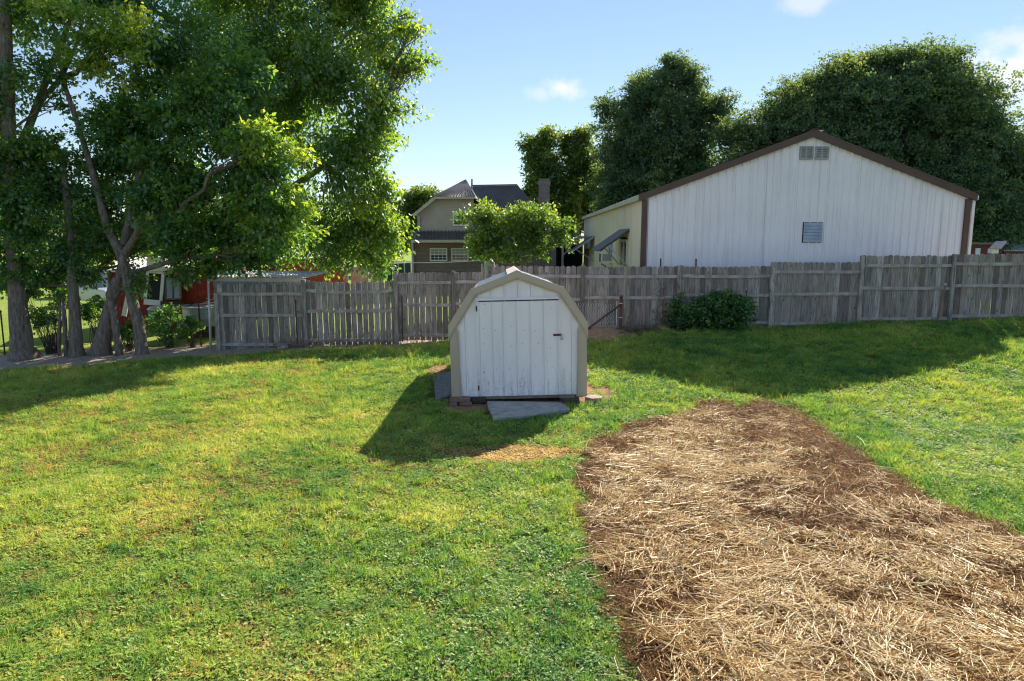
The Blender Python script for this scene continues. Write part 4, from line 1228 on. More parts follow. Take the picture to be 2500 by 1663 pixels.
# tree E, tall maple behind the lean-to
EY = 24.6
def ep(px, py, dY=0): return at(px, py, EY + dY)
bE = base_at(560, EY)
make_tree('yard_tree', 'tall drooping maple with bright yellow-green leaves behind the lean-to roof', [([bE, bE + Vector((0, 0, .5)), ep(562, 620), ep(575, 480), ep(610, 320), ep(650, 120), ep(690, -150)], [.55, .45, .40, .36, .30, .22, .08]),
    ([ep(575, 480), ep(640, 340, .4), ep(740, 200, .6), ep(830, 60, .8)], [.2, .16, .12, .06]), ([ep(590, 560), ep(680, 480, -.3), ep(800, 400, -.5), ep(880, 330, -.5)], [.16, .13, .09, .05])],
    px_blobs([(640, 90, 170, 120, 0, 2.2, .9), (760, 170, 150, 150, -1.2, 1.8, .9), (870, 60, 100, 110, 0, 1.5, .9, .15), (930, 120, 70, 60, .2, 1.1, .7, .2), (870, 250, 100, 110, -1.2, 1.4, .9), (930, 290, 50, 70, -1.0, .8, .6, .2), (700, 330, 130, 120, .6, 1.8, .85), (840, 400, 100, 110, -1.3, 1.4, .95), (910, 430, 55, 80, -1.0, .8, .75, .2), (790, 520, 105, 95, -.6, 1.3, .95), (900, 540, 85, 80, -.5, 1.1, 1.0, .2), (950, 580, 52, 50, -.4, .7, .8, .25), (830, 620, 80, 40, -.6, .8, .8), (920, 640, 50, 26, -.5, .5, .7), (520, 180, 130, 130, .8, 1.8, .8), (560, -60, 200, 120, .5, 2.2, .8), (780, -60, 170, 120, 0, 2.0, .8), (900, -60, 90, 90, .2, 1.2, .7), (1000, 78, 60, 14, .2, .4, .8, .2), (975, 40, 50, 16, .2, .4, .8, .2), (650, -240, 220, 130, .3, 2.4, .7), (560, 620, 80, 50, .4, .9, .55), (690, 610, 70, 45, .2, .8, .7), (430, 560, 110, 60, .6, 1.4, .7), (400, 430, 120, 80, 1.2, 1.6, .7), (480, 520, 100, 60, 1.0, 1.4, .7), (340, 590, 60, 36, 1.0, .9, .5), (1010, 150, 55, 14, .2, .4, .8, .2), (975, 165, 55, 18, .2, .4, .8, .2), (970, 270, 50, 15, -1.0, .4, .8, .2), (960, 215, 45, 18, .1, .4, .8, .2), (955, 340, 36, 16, .1, .4, .8, .2)], EY),
    M['leaf_maple'], NEARG, .15, 20, .38, 8.6, .65, 305, hole=.26, yellow=.9)
# thin stems and low growth under the trees
for (px, r, lean, lb) in ((143, .05, 4, 'thin dark sapling stem just left of the straight grey trunk'), (160, .075, -6, 'slim double stem pressed against the straight grey trunk')):
    b = base_at(px, TY + .15); top = at(px + lean, 720, TY + .2)
    sp_ = thing('sapling', lb, 'sapling', b)
    MB().tube([(0, 0, 0), (.02, 0, .6), (top - b) * .6, top - b], [r, r * .9, r * .8, r * .5], 8, True, .08, px).build('stem', M['bark'], sp_, True)
    V, F, T, _ = leaf_cloud([((top.x, TY + .3, top.z - .1), (.35, .3, .3), 1.0)], .10, 14, .16, 14, .2, 400 + px)
    link('crown', np_mesh('crown', V - np.array(b), F, M['leaf_near'], {'tint': T}), sp_)
for i, (px, py, rx, ry, dY, lb) in enumerate([(110, 770, 45, 40, .7, 'broad-leaved bush between the leftmost trunk and the sapling stems'), (232, 760, 34, 50, .9, 'sunlit leafy bush between the straight grey trunk and the leaning trunk'), (310, 800, 30, 40, .6, 'dark weedy bush behind the forked tree base'), (410, 790, 60, 50, 1.0, 'dark tangled bush between the forked tree and the white pole'), (470, 810, 34, 40, .8, 'grassy weed clump beside the white pole'), (120, 700, 80, 35, .8, 'low leafy bough hanging behind the leftmost two trunks')]):
    p = at(px, py, TY + dY); k = (TY + dY) / FPX
    b = Vector((p.x, p.y, gzf(p.x, p.y)))
    bs = thing('bush', lb, 'bush', b)
    V, F, T, tw = leaf_cloud([(tuple(p), (rx * k, .45, ry * k), 1.1)], .10 if i != 4 else .12, 12, .14, 24, -.1 if i == 4 else .1, 500 + i, hole=.2, yellow=.5 if i in (0, 1) else .1)
    link('foliage', np_mesh('foliage', V - np.array(b), F, M['leaf_near'], {'tint': T}), bs)
    mb = MB(); rg = random.Random(i)
    for q in tw[0][0][:24]: limb(mb, (rg.uniform(-.1, .1), rg.uniform(-.1, .1), 0), Vector(q) - b, .012, .004, rg.randrange(9999), 3, .2, 4)
    mb.build('stem', M['twig'], bs)

# shrub against the fence
shp = base_at(1730, 18.75)
shrub = thing('evergreen_shrub', 'dense dark green shrub growing against the fence right of the shed', 'shrub', shp)
V, F, T, tw = leaf_cloud(px_blobs([(1765, 770, 68, 58, 0, .62, 1.2), (1690, 785, 58, 42, -.05, .55, 1.1), (1650, 775, 30, 46, .15, .35, .9), (1800, 790, 40, 48, -.05, .5, 1.2), (1775, 735, 38, 24, .1, .4, 1.0), (1730, 805, 90, 28, -.2, .5, 1.2), (1655, 745, 20, 18, .2, .25, .6)], 18.75), .075, 22, .11, 42, .05, 611, hole=0, yellow=.7, lobes=24, lobe_r=1.35)
link('foliage', np_mesh('foliage', V - np.array(shp), F, M['leaf_shrub'], {'tint': T}), shrub)
mb = MB(); rg = random.Random(3)
for tws in tw:
    for q in tws[0][:20]: limb(mb, (rg.uniform(-.4, .5), rg.uniform(-.1, .1), 0), Vector(q) - shp, .018, .004, rg.randrange(9999), 4, .2, 5)
mb.build('stem', M['twig'], shrub)

# small tree between fence and house
SY_ = 27.0
bS = base_at(1268, SY_)
def sp2(px, py, dY=0): return at(px, py, SY_ + dY)
make_tree('ornamental_tree', 'small rounded light green tree in front of the brick house', [([bS, sp2(1262, 655), sp2(1255, 610), sp2(1240, 560)], [.10, .08, .07, .03]), ([sp2(1262, 660), sp2(1295, 615), sp2(1330, 575)], [.06, .05, .02]), ([sp2(1260, 660), sp2(1225, 620), sp2(1180, 580)], [.06, .05, .02])],
    px_blobs([(1250, 560, 85, 60, 0, 1.3, 1.0), (1180, 570, 62, 48, .1, 1.0, .95), (1330, 565, 62, 46, .1, 1.0, .95), (1215, 525, 60, 32, 0, .9, .85), (1290, 530, 62, 36, .2, .9, .85), (1150, 530, 40, 20, 0, .5, .6), (1365, 555, 40, 26, .1, .6, .7), (1260, 610, 95, 30, -.1, 1.0, .8), (1170, 615, 50, 26, 0, .7, .8), (1375, 585, 30, 22, .1, .4, .6)], SY_),
    M['leaf_yard'], None, .12, 16, .24, 14, .10, 620, hole=.22, yellow=1.0)

# trees beyond the barn
FARG = 'tall trees beyond the barn and the house'
def far_tree(label, px, Y, blobs, seed, mat, r=.35, top=None, name='shade_tree', **kw):
    b = base_at(px, Y)
    cz = max(c[0][2] for c in blobs)
    pts = [b, b + Vector((0, 0, 1.2)), Vector((b.x + .2, Y, b.z + (cz - b.z) * .45)), Vector((b.x, Y + .2, b.z + (cz - b.z) * .85))]
    return make_tree(name, label, [(pts, [r * 1.5, r, r * .8, r * .2])], blobs, mat, FARG, droop=kw.pop('droop', .25), seed=seed, leaf=kw.pop('leaf', .24), per=kw.pop('per', 20), twr=kw.pop('twr', .5), tpm=kw.pop('tpm', 7.5), **kw)
far_tree('huge domed dark maple rising behind the right half of the barn', 2150, 47, px_blobs([(2130, 300, 210, 170, 0, 5.5, 1.0), (1960, 350, 150, 150, 0, 4.5, 1.0), (2330, 335, 150, 170, 0, 4.5, 1.0), (2200, 165, 100, 55, .5, 3, 1.0), (2060, 230, 140, 80, .5, 4, 1.0), (2240, 225, 150, 85, .5, 4, 1.0), (2440, 430, 115, 160, 0, 4, 1.0), (1860, 420, 110, 130, 0, 3.5, 1.0), (2150, 185, 90, 50, .5, 2.5, .9), (2310, 150, 38, 30, .5, 1.5, .9), (2080, 165, 50, 30, .5, 1.5, .8), (2500, 560, 130, 100, -1, 3.5, 1.0), (2400, 520, 110, 110, -3, 3, 1.0), (2300, 450, 130, 120, -2, 3.5, 1.0), (2610, 490, 130, 170, 0, 4, .9), (2050, 420, 150, 120, -2, 3.5, .9), (1800, 330, 50, 60, .2, 1.6, .8)], 47), 701, M['leaf_far_haze'], .6, leaf=.20, per=26, yellow=.45, lobes=26, lobe_r=1.1)
far_tree('tall dark tree behind the left slope of the barn roof', 1620, 52, px_blobs([(1620, 300, 130, 120, 0, 4, .9), (1600, 215, 80, 50, 0, 3, .7), (1680, 195, 55, 42, 0, 2.2, .7), (1560, 250, 40, 40, 0, 1.6, .6), (1640, 170, 34, 26, 0, 1.2, .7), (1520, 330, 90, 90, 0, 3, .8), (1720, 310, 70, 90, 0, 2.4, .75), (1600, 430, 140, 90, 0, 4, .95), (1500, 440, 80, 80, 0, 2.6, .9), (1760, 260, 45, 40, 0, 1.6, .65), (1480, 260, 35, 35, 0, 1.2, .6), (1690, 440, 100, 90, 0, 3, .9), (1650, 155, 50, 22, 0, 1.2, .6), (1550, 520, 130, 60, 0, 3, .9)], 52), 702, M['leaf_far_haze'], .5, leaf=.20, per=24, hole=.38, yellow=.5, lobes=20, lobe_r=.8)
far_tree('slender light green poplars behind the house chimney, left part', 1320, 56, px_blobs([(1320, 400, 40, 70, 0, 1.6, .9), (1300, 370, 30, 45, 0, 1.2, .8), (1340, 340, 22, 32, 0, .9, .8), (1310, 480, 45, 60, 0, 1.8, .9), (1355, 430, 32, 70, .5, 1.3, .9)], 56), 703, M['leaf_poplar'], .2, leaf=.26, name='poplar_tree', yellow=.9)
far_tree('slender light green poplar nearest the tall dark tree, right of the chimney', 1405, 57, px_blobs([(1405, 390, 34, 75, 0, 1.4, .9), (1425, 340, 20, 34, 0, .9, .8), (1440, 430, 34, 70, 0, 1.4, .9), (1400, 480, 50, 60, 0, 1.8, .9), (1380, 350, 18, 30, 0, .8, .7)], 57), 704, M['leaf_poplar'], .2, leaf=.26, name='poplar_tree', yellow=.9)
far_tree('dark lower tree filling the gap between chimney and barn side', 1400, 60, px_blobs([(1400, 520, 80, 60, 0, 3, 1.0), (1450, 500, 60, 60, 0, 2.5, 1.0), (1340, 540, 60, 50, 0, 2.5, 1.0)], 60), 705, M['leaf_far_haze'], .3, yellow=.3)
far_tree('distant yellow-green tree left of the house roof', 1020, 66, px_blobs([(1030, 480, 40, 26, 0, 2, 1.0), (1000, 500, 50, 40, 0, 2.5, 1.0), (1060, 500, 30, 30, 0, 2, .9), (985, 560, 60, 60, 0, 3, 1.0)], 66), 706, M['leaf_poplar'], .3, yellow=.9)
for i, (px, Y, lb) in enumerate([(-120, 75, 'hazy distant tree beyond the leftmost trunk'), (150, 80, 'distant tree showing between the left trunks'), (420, 78, 'distant tree behind the red shed'), (700, 82, 'distant tree behind the pink metal building'), (880, 76, 'distant tree seen beneath the drooping maple'), (-420, 78, 'distant tree beyond the field outside the left edge'), (-760, 84, 'farthest distant tree past the left edge of the field')]):
    far_tree(lb, px, Y, px_blobs([(px, 520, 120, 70, 0, 4, .9), (px + 70, 560, 90, 50, 0, 3.5, .9), (px - 80, 560, 90, 55, 0, 3.5, .9), (px, 600, 140, 40, 0, 4, .9)], Y), 710 + i, M['leaf_poplar'], .3, tpm=3.0, yellow=.4, limbs=False)

# ------------------------------------------------------------------ lean-to roof behind the first fence panel
lt = thing('lean_to', 'low lean-to with worn tin roof and cream fascia behind the leftmost fence panel', 'lean-to', (0, 19.6, 0))
def lp(px, py, dy): p = at(px, py, 19.6 + dy); return Vector((p.x, dy, p.z))
fa, fb = lp(506, 681, 0), lp(738, 683, 0)
MB().beam(fa, fb, .05, .13).build('fascia', M['cream_paint'], lt)
o = MB().sheet(corrug(lp(500, 676, -.12), lp(742, 679, -.12), lp(570, 661, 2.6), lp(800, 664, 2.6), 34, .016)).build('tin_roof', M['rust_roof'], lt)
o.modifiers.new('thickness', 'SOLIDIFY').thickness = .005
xx = fa.x + .05
cor = corrug(Vector((fa.x + .15, .03, fa.z - .05)), Vector((fb.x - .05, .03, fb.z - .05)), Vector((fa.x + .15, .03, fa.z - .45)), Vector((fb.x - .05, .03, fb.z - .45)), 60, .010)
MB().sheet(cor).build('back_sheet', M['louvre'], lt)
pa, pb2 = at(509, 690, 19.45), at(515, 860, 19.45)
pol = thing('white_pole', 'white metal pole standing at the left end of the fence', 'pole', (pb2.x, 19.45, gzf(pb2.x, 19.45)))
MB().tube([(0, 0, -.05), (pa.x - pb2.x, 0, pa.z - gzf(pb2.x, 19.45))], .034, 10).build('pipe', M['wire'], pol, True)
MB().tube([(pa.x - pb2.x, 0, pa.z - gzf(pb2.x, 19.45) - .01), (pa.x - pb2.x, 0, pa.z - gzf(pb2.x, 19.45) + .05)], .042, 10).build('cap', M['wire'], pol, True)

# ------------------------------------------------------------------ red shed, leaning door and clutter behind the trees
RY = 26.0
red = thing('red_shed', 'red board shed with worn tin roof behind the left trees', 'shed', (0, RY, 0))
def rp(px, py, dy=0): p = at(px, py, RY + dy); return Vector((p.x, dy, p.z))
xa, xb = rp(262, 700).x, rp(540, 700).x
zt, zg = rp(400, 655).z, gzf(-12, RY)
x = xa; k = 0
while x < xb - .05:
    MB().box((x + .12, (.0 if k % 2 else .012), (zt + zg) / 2), (.232, .03, zt - zg)).build('board', M['red_board'], red); x += .24; k += 1
MB().box(((xa + xb) / 2, 2.0, (zt + zg) / 2), (xb - xa - .02, 3.9, zt - zg - .02)).build('walls', M['red_board'], red)
o = MB().sheet(corrug(rp(250, 660, -.35), rp(560, 652, -.35), rp(300, 628, 2.4), rp(560, 622, 2.4), 30, .02)).build('tin_roof', M['rust_roof'], red)
o.modifiers.new('thickness', 'SOLIDIFY').thickness = .006
MB().beam(rp(250, 662, -.36), rp(560, 654, -.36), .04, .1).build('eave_board', M['white_paint'], red)
MB().tube([rp(262, 660, -.15), rp(267, 740, -.15)], .05, 8).build('downspout', M['louvre'], red)
pk = thing('pink_metal_building', 'faded pink-red metal building seen over the second fence panel', 'building', (0, 31, 0))
def kp(px, py, dy=0): p = at(px, py, 31 + dy); return Vector((p.x, dy, p.z))
x = kp(640, 650).x
while x < kp(795, 650).x:
    zt2 = kp(700, 633).z
    pr = rib_panel(.9, None)
    MB().sheet([[(x + q[0], q[1], zt2) for q in pr], [(x + q[0], q[1], -.5) for q in pr]]).build('wall_panel', M['pink_metal'] if x > kp(690, 650).x - .2 else M['red_board'], pk); x += .905
MB().prism([kp(630, 634, -.4), kp(798, 634, -.4), kp(780, 612, 3), kp(650, 612, 3)], (0, 0, .06)).build('roof', M['rust_roof'], pk)
MB().box(((kp(640, 650).x + kp(795, 650).x) / 2, 1.6, 1.0), (kp(795, 650).x - kp(640, 650).x - .1, 3.0, 1.6)).build('body', M['pink_metal'], pk)

dr_ = thing('leaning_door', 'white screen door leaning against the red shed', 'door', rp(388, 745) + Vector((0, RY - .45, 0)), (R(-8), R(5), R(2)))
MB().box((0, 0, 1.52), (.66, .04, .62)).box((-.28, 0, .72), (.11, .04, .98)).box((.28, 0, .72), (.11, .04, .98)).box((0, 0, .14), (.66, .04, .2)).build('frame', M['white_paint'], dr_)
MB().box((0, .01, .72), (.46, .012, .98)).build('screen', M['dark'], dr_)
wfr = thing('old_window_frame', 'old window sash with white bars leaning beside the white door', 'window frame', rp(434, 745) + Vector((0, RY - .35, 0)), (R(-6), 0, 0))
MB().box((-.28, 0, .62), (.06, .04, .75)).box((0, 0, .62), (.05, .04, .75)).box((.28, 0, .62), (.06, .04, .75)).box((0, 0, 1.0), (.62, .04, .06)).box((0, 0, .26), (.62, .05, .06)).build('frame', M['old_wood'], wfr)
for s in (-1, 1): MB().box((s * .14, .01, .62), (.2, .01, .7)).build('pane', M['glass'], wfr)
MB().box((0, -.05, .1), (.7, .4, .16)).build('stand', M['dark_block'], wfr)
gb = base_at(392, 24.4)
bin_ = thing('green_bin', 'teal green rounded bin half hidden behind the forked tree', 'bin', gb + Vector((0, 0, .05)))
MB().lathe((0, 0, 0), [(.30, 0), (.36, .5), (.38, .80)], 20).build('body', M['teal_plastic'], bin_, True)
MB().lathe((0, 0, .80), [(.40, 0), (.40, .05), (.30, .12), (.05, .15)], 20).build('lid', M['pale_roof'], bin_, True)
bb = base_at(418, 24.2)
bch = thing('blue_chair', 'blue plastic garden chair in the clutter before the red shed', 'chair', bb + Vector((0, 0, .05)), (0, 0, R(200)))
MB().box((0, 0, .42), (.48, .46, .05)).build('seat', M['blue_plastic'], bch, bevel=.01)
MB().box((0, .22, .74), (.46, .05, .55), Matrix.Rotation(R(-10), 3, 'X')).build('backrest', M['blue_plastic'], bch, bevel=.01)
for sx in (-.2, .2):
    for sy in (-.19, .19): MB().box((sx, sy, .2), (.05, .05, .42)).build('leg', M['blue_plastic'], bch)
tb = at(486, 778, 22.6)
tub = thing('galvanised_tank', 'ribbed galvanised stock tank behind the white pole', 'tank', Vector((tb.x, 22.6, gzf(tb.x, 22.6) - .02)))
prf = []
for k in range(13): prf.append((.74 + (.018 if k % 2 else 0), .42 + k * .047))
MB().lathe((.25, 0, 0), [(.70, .40)] + prf + [(.79, 1.02), (.70, 1.02)], 28, 1, .7).build('body', M['louvre'], tub, True)
MB().box((.0, 0, .2), (1.2, .6, .42)).build('support', M['dark_block'], tub)
jl = thing('metal_scrap', 'jumble of bent tin strips on top of the stock tank', 'scrap', Vector((tb.x, 22.7, tb.z + .42)))
for k, (a, b) in enumerate([((-.5, 0, -.05), (.2, .1, .22)), ((-.1, -.1, -.02), (.7, 0, .32)), ((-.6, .1, .0), (.5, .2, .08))]): MB().beam(a, b, .16, .015).build('strip', M['louvre'] if k else M['dark_block'], jl)
sg = base_at(268, 23.5)
pnl = thing('white_board', 'narrow white board leaning by the leaning trunk', 'board', at(303, 770, 23.2), (R(-4), R(14), 0))
MB().box((0, 0, .45), (.16, .03, .95)).box((0, -.01, .93), (.18, .05, .05)).build('sheet', M['white_paint'], pnl)

# line posts of the old wire fence behind the trees
pg = 'line posts of the old wire fence'
for k, (px, lb) in enumerate([(8, 'thin rusty line post at the left picture edge'), (420, 'thin dark line post in the weeds before the red shed'), (490, 'thin dark line post just left of the white pole')]):
    b = base_at(px, TY + .9)
    lp_ = thing('line_post', lb, 'post', b, group=pg)
    MB().tube([(0, 0, -.1), (.01, 0, 1.35)], .022, 8).build('pipe', M['rust'], lp_, True)
    MB().lathe((.01, 0, 1.34), [(.028, 0), (.03, .03), (.012, .05)], 8).build('cap', M['rust'], lp_, True)
wf = thing('old_wire_fence', 'sagging rusty chain link strung behind the left trees', 'fence', (0, TY + .95, 0))
mb = MB(); xl = base_at(-60, TY).x; xr = base_at(500, TY).x
for k in range(int((xr - xl) / .075)):
    x0 = xl + k * .075; zb3 = gzf(x0, TY + .95)
    mb.tube([(x0 + (.0375 if j % 2 else 0), 0, zb3 + .02 + j * .075) for j in range(17)], .0016, 3, False)
mb.build('wire_mesh', M['rust'], wf)

# ------------------------------------------------------------------ parked cars far left
def car(label, loc, rz, paint, s=1.0, group='cars parked beyond the left trees'):
    c = thing('parked_car', label, 'car', loc, (0, 0, rz), group)
    c.scale = (s, s, s)
    prof = [(-2.2, .35), (-2.25, .75), (-2.1, .95), (-1.5, 1.0), (-1.0, 1.0), (1.1, .98), (1.9, .9), (2.2, .75), (2.25, .4), (2.1, .28), (-2.1, .28)]
    mb = MB().prism([(p[0], -.85, p[1]) for p in prof], (0, 1.7, 0))
    mb.build('body', paint, c, bevel=.06)
    cab = [(-1.75, .98), (-1.2, 1.45), (.35, 1.5), (1.15, .97)]
    MB().add([(p[0], s2 * (.80 if p[1] < 1.2 else .62), p[1]) for s2 in (-1, 1) for p in cab], [(0, 1, 2, 3), (7, 6, 5, 4), (1, 5, 6, 2)]).add([(p[0], s2 * (.80 if p[1] < 1.2 else .62), p[1]) for s2 in (-1, 1) for p in cab], []).build('cabin', paint, c)
    MB().add([(1.10, -.74, 1.0), (1.10, .74, 1.0), (.40, .58, 1.47), (.40, -.58, 1.47)], [(0, 1, 2, 3)]).build('windscreen', M['glass'], c)
    MB().add([(-1.72, -.74, 1.0), (-1.72, .74, 1.0), (-1.23, .58, 1.43), (-1.23, -.58, 1.43)], [(0, 1, 2, 3)]).build('rear_window', M['glass'], c)
    for s2 in (-1, 1):
        MB().add([(-1.45, s2 * .80, 1.02), (-.25, s2 * .80, 1.02), (-.25, s2 * .645, 1.43), (-1.12, s2 * .645, 1.40)], [(0, 1, 2, 3)]).build('side_window', M['glass'], c)
        MB().add([(-.15, s2 * .80, 1.02), (.95, s2 * .80, 1.02), (.35, s2 * .645, 1.43), (-.15, s2 * .645, 1.43)], [(0, 1, 2, 3)]).build('side_window', M['glass'], c)
        MB().box((2.18, s2 * .62, .72), (.12, .32, .14)).build('headlight', M['white_paint'], c)
        MB().box((-2.2, s2 * .66, .78), (.1, .25, .2)).build('tail_light', M['tail_red'], c)
        MB().box((.85, s2 * .95, 1.05), (.1, .18, .12)).build('mirror', paint, c)
        for wx in (-1.35, 1.4):
            w = MB().tube([(wx, s2 * .70, .33), (wx, s2 * .88, .33)], .33, 18).build('wheel', M['black_rubber'], c)
            MB().tube([(wx, s2 * .87, .33), (wx, s2 * .895, .33)], .2, 12).build('rim', M['hub'], w)
    return c
cp = at(235, 742, 40); car('silver car parked nose out beyond the left trees', (cp.x, 40, gzf(cp.x, 40)), R(-25), M['car_silver'], 1.05)
cp = at(215, 715, 49); car('dark blue car parked behind the silver one', (cp.x, 49, gzf(cp.x, 49) + .0), R(155), M['car_blue'], 1.1)

# ------------------------------------------------------------------ kennel, tank, clothes line behind the middle of the fence
kn = thing('wire_kennel', 'wire kennel of thin pipe frames left of the house corner', 'kennel', (0, 30, 0))
def np2(px, py, dy=0): p = at(px, py, 30 + dy); return Vector((p.x, dy, p.z))
kg = gzf(-5, 30)
for px in (880, 908, 939, 958, 972, 987, 1003):
    a = np2(px, 641 if px > 930 else 650); MB().tube([(a.x, 0, kg), a], .02, 6).build('upright', M['wire'], kn)
MB().tube([np2(939, 642), np2(960, 638), np2(1004, 638)], .02, 6).build('top_rail', M['wire'], kn)
MB().tube([np2(870, 650), np2(939, 650)], .02, 6).build('top_rail', M['wire'], kn)
MB().sheet([[np2(945, 644, .4), np2(1004, 642, .4)], [np2(945, 720, .4), np2(1004, 720, .4)]]).build('tarp', M['tarp'], kn)
kn_t = thing('grey_panel_stack', 'pale grey panels standing behind the fence left of the wire kennel', 'panels', (0, 33, 0))
for (p0, p1, tpy) in ((800, 850, 648), (855, 900, 652), (903, 938, 650)):
    a, b = at(p0, tpy, 33), at(p1, tpy, 33); MB().box(((a.x + b.x) / 2, 0, (a.z + .0) / 2), (b.x - a.x - .05, .06, a.z)).build('panel', M['grey_plastic'], kn_t)
tk = at(1195, 632, 28)
tnk = thing('plastic_tote', 'pale grey plastic tote with metal corner posts below the ornamental tree', 'tote', (tk.x, 28, gzf(tk.x, 28)))
hh = tk.z - gzf(tk.x, 28)
MB().lathe((0, 0, 0), [(.24, 0), (.27, hh * .75), (.20, hh * .93), (.08, hh)], 20).build('body', M['grey_plastic'], tnk, True)
for s in (-1, 1): MB().box((s * .30, -.1, hh * .45), (.05, .05, hh * .9)).build('corner_post', M['louvre'], tnk)
rope = MB()
pts = []
for k in range(17):
    u = k / 16
    px = 932 + (1300 - 932) * u
    py = 640 + 24 * u * (1 - u) * 1.3 - 17 * u + 0
    pts.append(at(px, py, 29 - 2.5 * u))
tag(rope.tube(pts, .014, 5).build('clothes_line', M['white_paint'], None), 'white line sagging across the brick wall from kennel to tree', 'line')

# ------------------------------------------------------------------ far right corner
bd = thing('tilted_board', 'pinkish tilted board on a short post beyond the right fence', 'board', (0, 30, 0))
def bp_(px, py, dy=0): p = at(px, py, 30 + dy); return Vector((p.x, dy, p.z))
MB().prism([bp_(2416, 605, -.3), bp_(2446, 606, -.3), bp_(2460, 588, .5), bp_(2431, 589, .5)], (0, .03, -.04)).build('panel', M['pink_board'], bd)
a = bp_(2437, 606); MB().box((a.x, .1, (a.z + .8) / 2), (.12, .12, a.z - .8)).build('post', M['old_wood'], bd)
MB().box((a.x - .2, 0, a.z - .12), (.3, .25, .2)).build('box', M['white_paint'], bd)
rb = thing('red_outbuilding', 'small dark red outbuilding glimpsed below the big maple', 'building', (0, 38, 0))
def rb_(px, py, dy=0): p = at(px, py, 38 + dy); return Vector((p.x, dy, p.z))
a, b = rb_(2394, 597), rb_(2445, 640)
MB().box(((a.x + b.x) / 2, 1.5, (a.z + .8) / 2), (b.x - a.x, 3, a.z - .8)).build('wall', M['soffit_red'], rb)
MB().box(((a.x + b.x) / 2, 1.5, a.z + .05), (b.x - a.x + .3, 3.4, .1)).build('roof', M['brown_roof'], rb)
MB().box((a.x - .15, -.05, a.z - .45), (.22, .1, .5)).build('meter_box', M['white_paint'], rb)
ph = thing('pale_roofed_house', 'neighbouring house with pale roof and dark red fascia at the right edge', 'house', (0, 42, 0))
def ph_(px, py, dy=0): p = at(px, py, 42 + dy); return Vector((p.x, dy, p.z))
MB().prism([ph_(2450, 614, -.5), ph_(2640, 614, -.5), ph_(2640, 592, 3), ph_(2475, 592, 3)], (0, 0, .08)).build('roof', M['pale_roof'], ph)
MB().beam(ph_(2450, 617, -.52), ph_(2640, 617, -.52), .06, .18).build('fascia', M['soffit_red'], ph)
a, b = ph_(2455, 618), ph_(2635, 650)
MB().box(((a.x + b.x) / 2, 2, (a.z + .8) / 2 - .05), (b.x - a.x, 4, a.z - .8)).build('wall', M['paver'], ph)

# ------------------------------------------------------------------ stones, sticks, weeds along the fence
def stone(px, py, r, label, seed, Y=None, flat=.65):
    p = at(px, py, Y or 18.6); x, y = p.x, p.y
    rg = random.Random(seed); mb = MB(); n = 9
    prf = [(.2, -.25), (.75, -.12), (1, .15), (.9, .45), (.55, .65), (.15, .72)]
    mb.lathe((0, 0, 0), [(q[0] * r, q[1] * r * flat * 1.4) for q in prf], n, 1, rg.uniform(.7, 1))
    mb.v = [(v_[0] + rg.uniform(-.14, .14) * r, v_[1] + rg.uniform(-.14, .14) * r, v_[2] + rg.uniform(-.1, .1) * r) for v_ in mb.v]
    o = mb.build('stone', M['stone'], None, bevel=r * .08)
    o.location = (x, y, gzf(x, y) + .02); o.rotation_euler = (0, 0, rg.random() * 6)
    tag(o, label, 'stone', 'stones along the fence foot')
stone(691, 842, .15, 'large rounded tan stone at the foot of the first fence panel', 1, 18.75)
stone(836, 845, .10, 'grey stone at the foot of the gapped second fence panel', 2, 18.7)
for k, (px, py, r, lb) in enumerate([(998, 843, .07, 'leftmost small stone in the row left of the shed'), (1012, 841, .06, 'reddish small stone second in the row left of the shed'), (1025, 843, .05, 'palest small stone in the row left of the shed'), (1042, 840, .08, 'broad low stone nearest the shed in the row on its left'), (1627, 818, .10, 'pale stone at the left foot of the evergreen shrub'), (1600, 815, .09, 'brown stone between the dirt mound and the shrub'), (1560, 812, .08, 'half-buried stone behind the stick pile')]):
    stone(px, py, r, lb, 10 + k, 18.65)
# dead weeds and vines at the fence foot: too many to count
mb = MB(); rg = random.Random(77)
def weed(x, y, h, lean, r=.005):
    z = gzf(x, y); a = rg.random() * 6.28
    pts = [(x, y, z - .02)]
    for s in (1, 2, 3, 4):
        pts.append((x + math.cos(a) * lean * h * (s / 4) ** 1.7 + rg.uniform(-.03, .03), y + min(.25 * math.sin(a) * lean * h * s / 4, 19.08 - y), z + h * (s / 4) * (1 - .12 * s * lean)))
    mb.tube(pts, [r, r * .9, r * .8, r * .6, r * .3], 4, False)
for k in range(420):
    x = rg.choice([rg.uniform(-6.6, -1.6), rg.uniform(-6.4, -3.2), rg.uniform(2.6, 4.3)])
    weed(x, 18.95 + rg.uniform(-.22, .12), rg.uniform(.06, .42), rg.uniform(.3, 1.5))
for k in range(40): weed(rg.uniform(-6.2, -1.7), 19.08, rg.uniform(.6, 1.2), rg.uniform(.05, .35), .006)
tag(mb.build('dead_weeds', M['vine'], None), 'tangle of dead brown weeds along the foot of the fence', 'weeds', kind='stuff')
st_ = thing('stick_pile', 'small heap of dark sticks between the dirt mound and the shrub', 'sticks', (3.35, 18.2, gzf(3.35, 18.2)))
for k in range(26):
    a = rg.uniform(-.9, .4); L_ = rg.uniform(.3, .8); cx_, cy_ = rg.uniform(-.45, .45), rg.uniform(-.3, .3); z = rg.uniform(.02, .16)
    MB().tube([(cx_ - math.cos(a) * L_ / 2, cy_ - math.sin(a) * L_ / 2, z), (cx_ + rg.uniform(-.05, .05), cy_, z + .03), (cx_ + math.cos(a) * L_ / 2, cy_ + math.sin(a) * L_ / 2, z * rg.uniform(.4, 1.6))], [.013, .011, .006], 5).build('stick', M['twig'], st_)
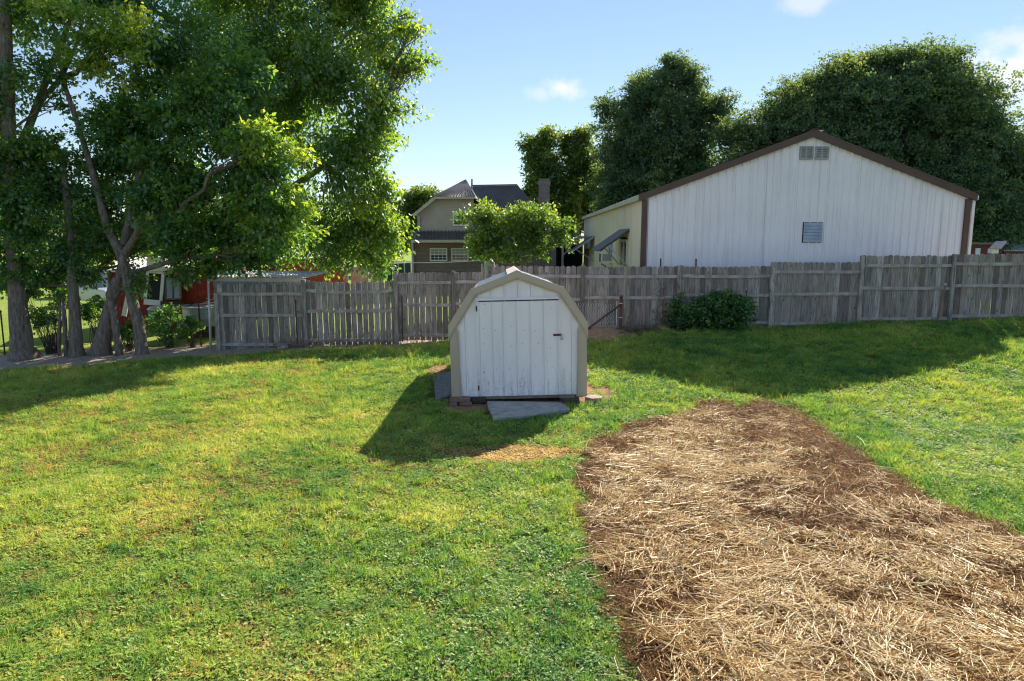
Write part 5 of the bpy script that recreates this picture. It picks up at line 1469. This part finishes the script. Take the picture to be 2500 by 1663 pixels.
vn = thing('climbing_vine', 'thin leafy vine climbing the fence right of the rusty post', 'vine', (4.05, 19.1, .5))
mb = MB()
for k in range(4):
    mb.tube([(rg.uniform(-.25, .25) + (.05 * math.sin(s * 1.3 + k)), -.02, s * .16) for s in range(9)], .007, 4, False)
mb.build('stem', M['vine'], vn)
V, F, T, _ = leaf_cloud([((0, -.05, .35), (.25, .05, .3), .8), ((.05, -.05, .9), (.1, .04, .3), .8), ((.5, -.05, 1.0), (.06, .04, .5), .8)], .05, 5, .08, 30, .1, 881)
link('foliage', np_mesh('foliage', V, F, M['leaf_shrub'], {'tint': T}), vn)
pr_ = at(2309, 690, 18.95)
prp = thing('prop_stick', 'bent stick propped against the fence post at the right end', 'stick', (0, 0, 0))
MB().tube([at(2288, 788, 18.9), at(2298, 740, 18.98), at(2308, 697, 19.06)], [.025, .022, .018], 7).build('pole', M['vine'], prp)
MB().box(at(2308, 694, 19.05), (.06, .04, .06)).build('block', M['cream_paint'], prp)
mrk = thing('marker_stake', 'thin rusty stake with a pale tip standing behind the evergreen shrub', 'stake', (0, 0, 0))
a, b = at(1822, 790, 18.98), at(1822, 708, 18.98)
MB().tube([a, b], .016, 6).build('rod', M['rust'], mrk)
MB().tube([b, b + Vector((0, 0, .035))], .024, 6).build('tip', M['cream_paint'], mrk)
# dark steel stakes leaning on the left fence
for (p0, p1, lb) in (((726, 838), (721, 732), 'dark thin stake against the right end of the first fence panel'), ((983, 832), (981, 722), 'dark thin stake against the left end of the third fence panel')):
    s_ = thing('steel_stake', lb, 'stake', at(p0[0], p0[1], 19.02))
    MB().beam((0, 0, -.03), at(p1[0], p1[1], 19.06) - at(p0[0], p0[1], 19.02), .035, .02, (0, 1, 0)).beam((0, .012, -.03), at(p1[0], p1[1], 19.07) - at(p0[0], p0[1], 19.02), .008, .03, (0, 1, 0)).build('bar', M['dark_block'], s_)
print('grass clumps', N_GRASS, 'polys', sum(len(o.data.polygons) for o in bpy.data.objects if o.type == 'MESH'))
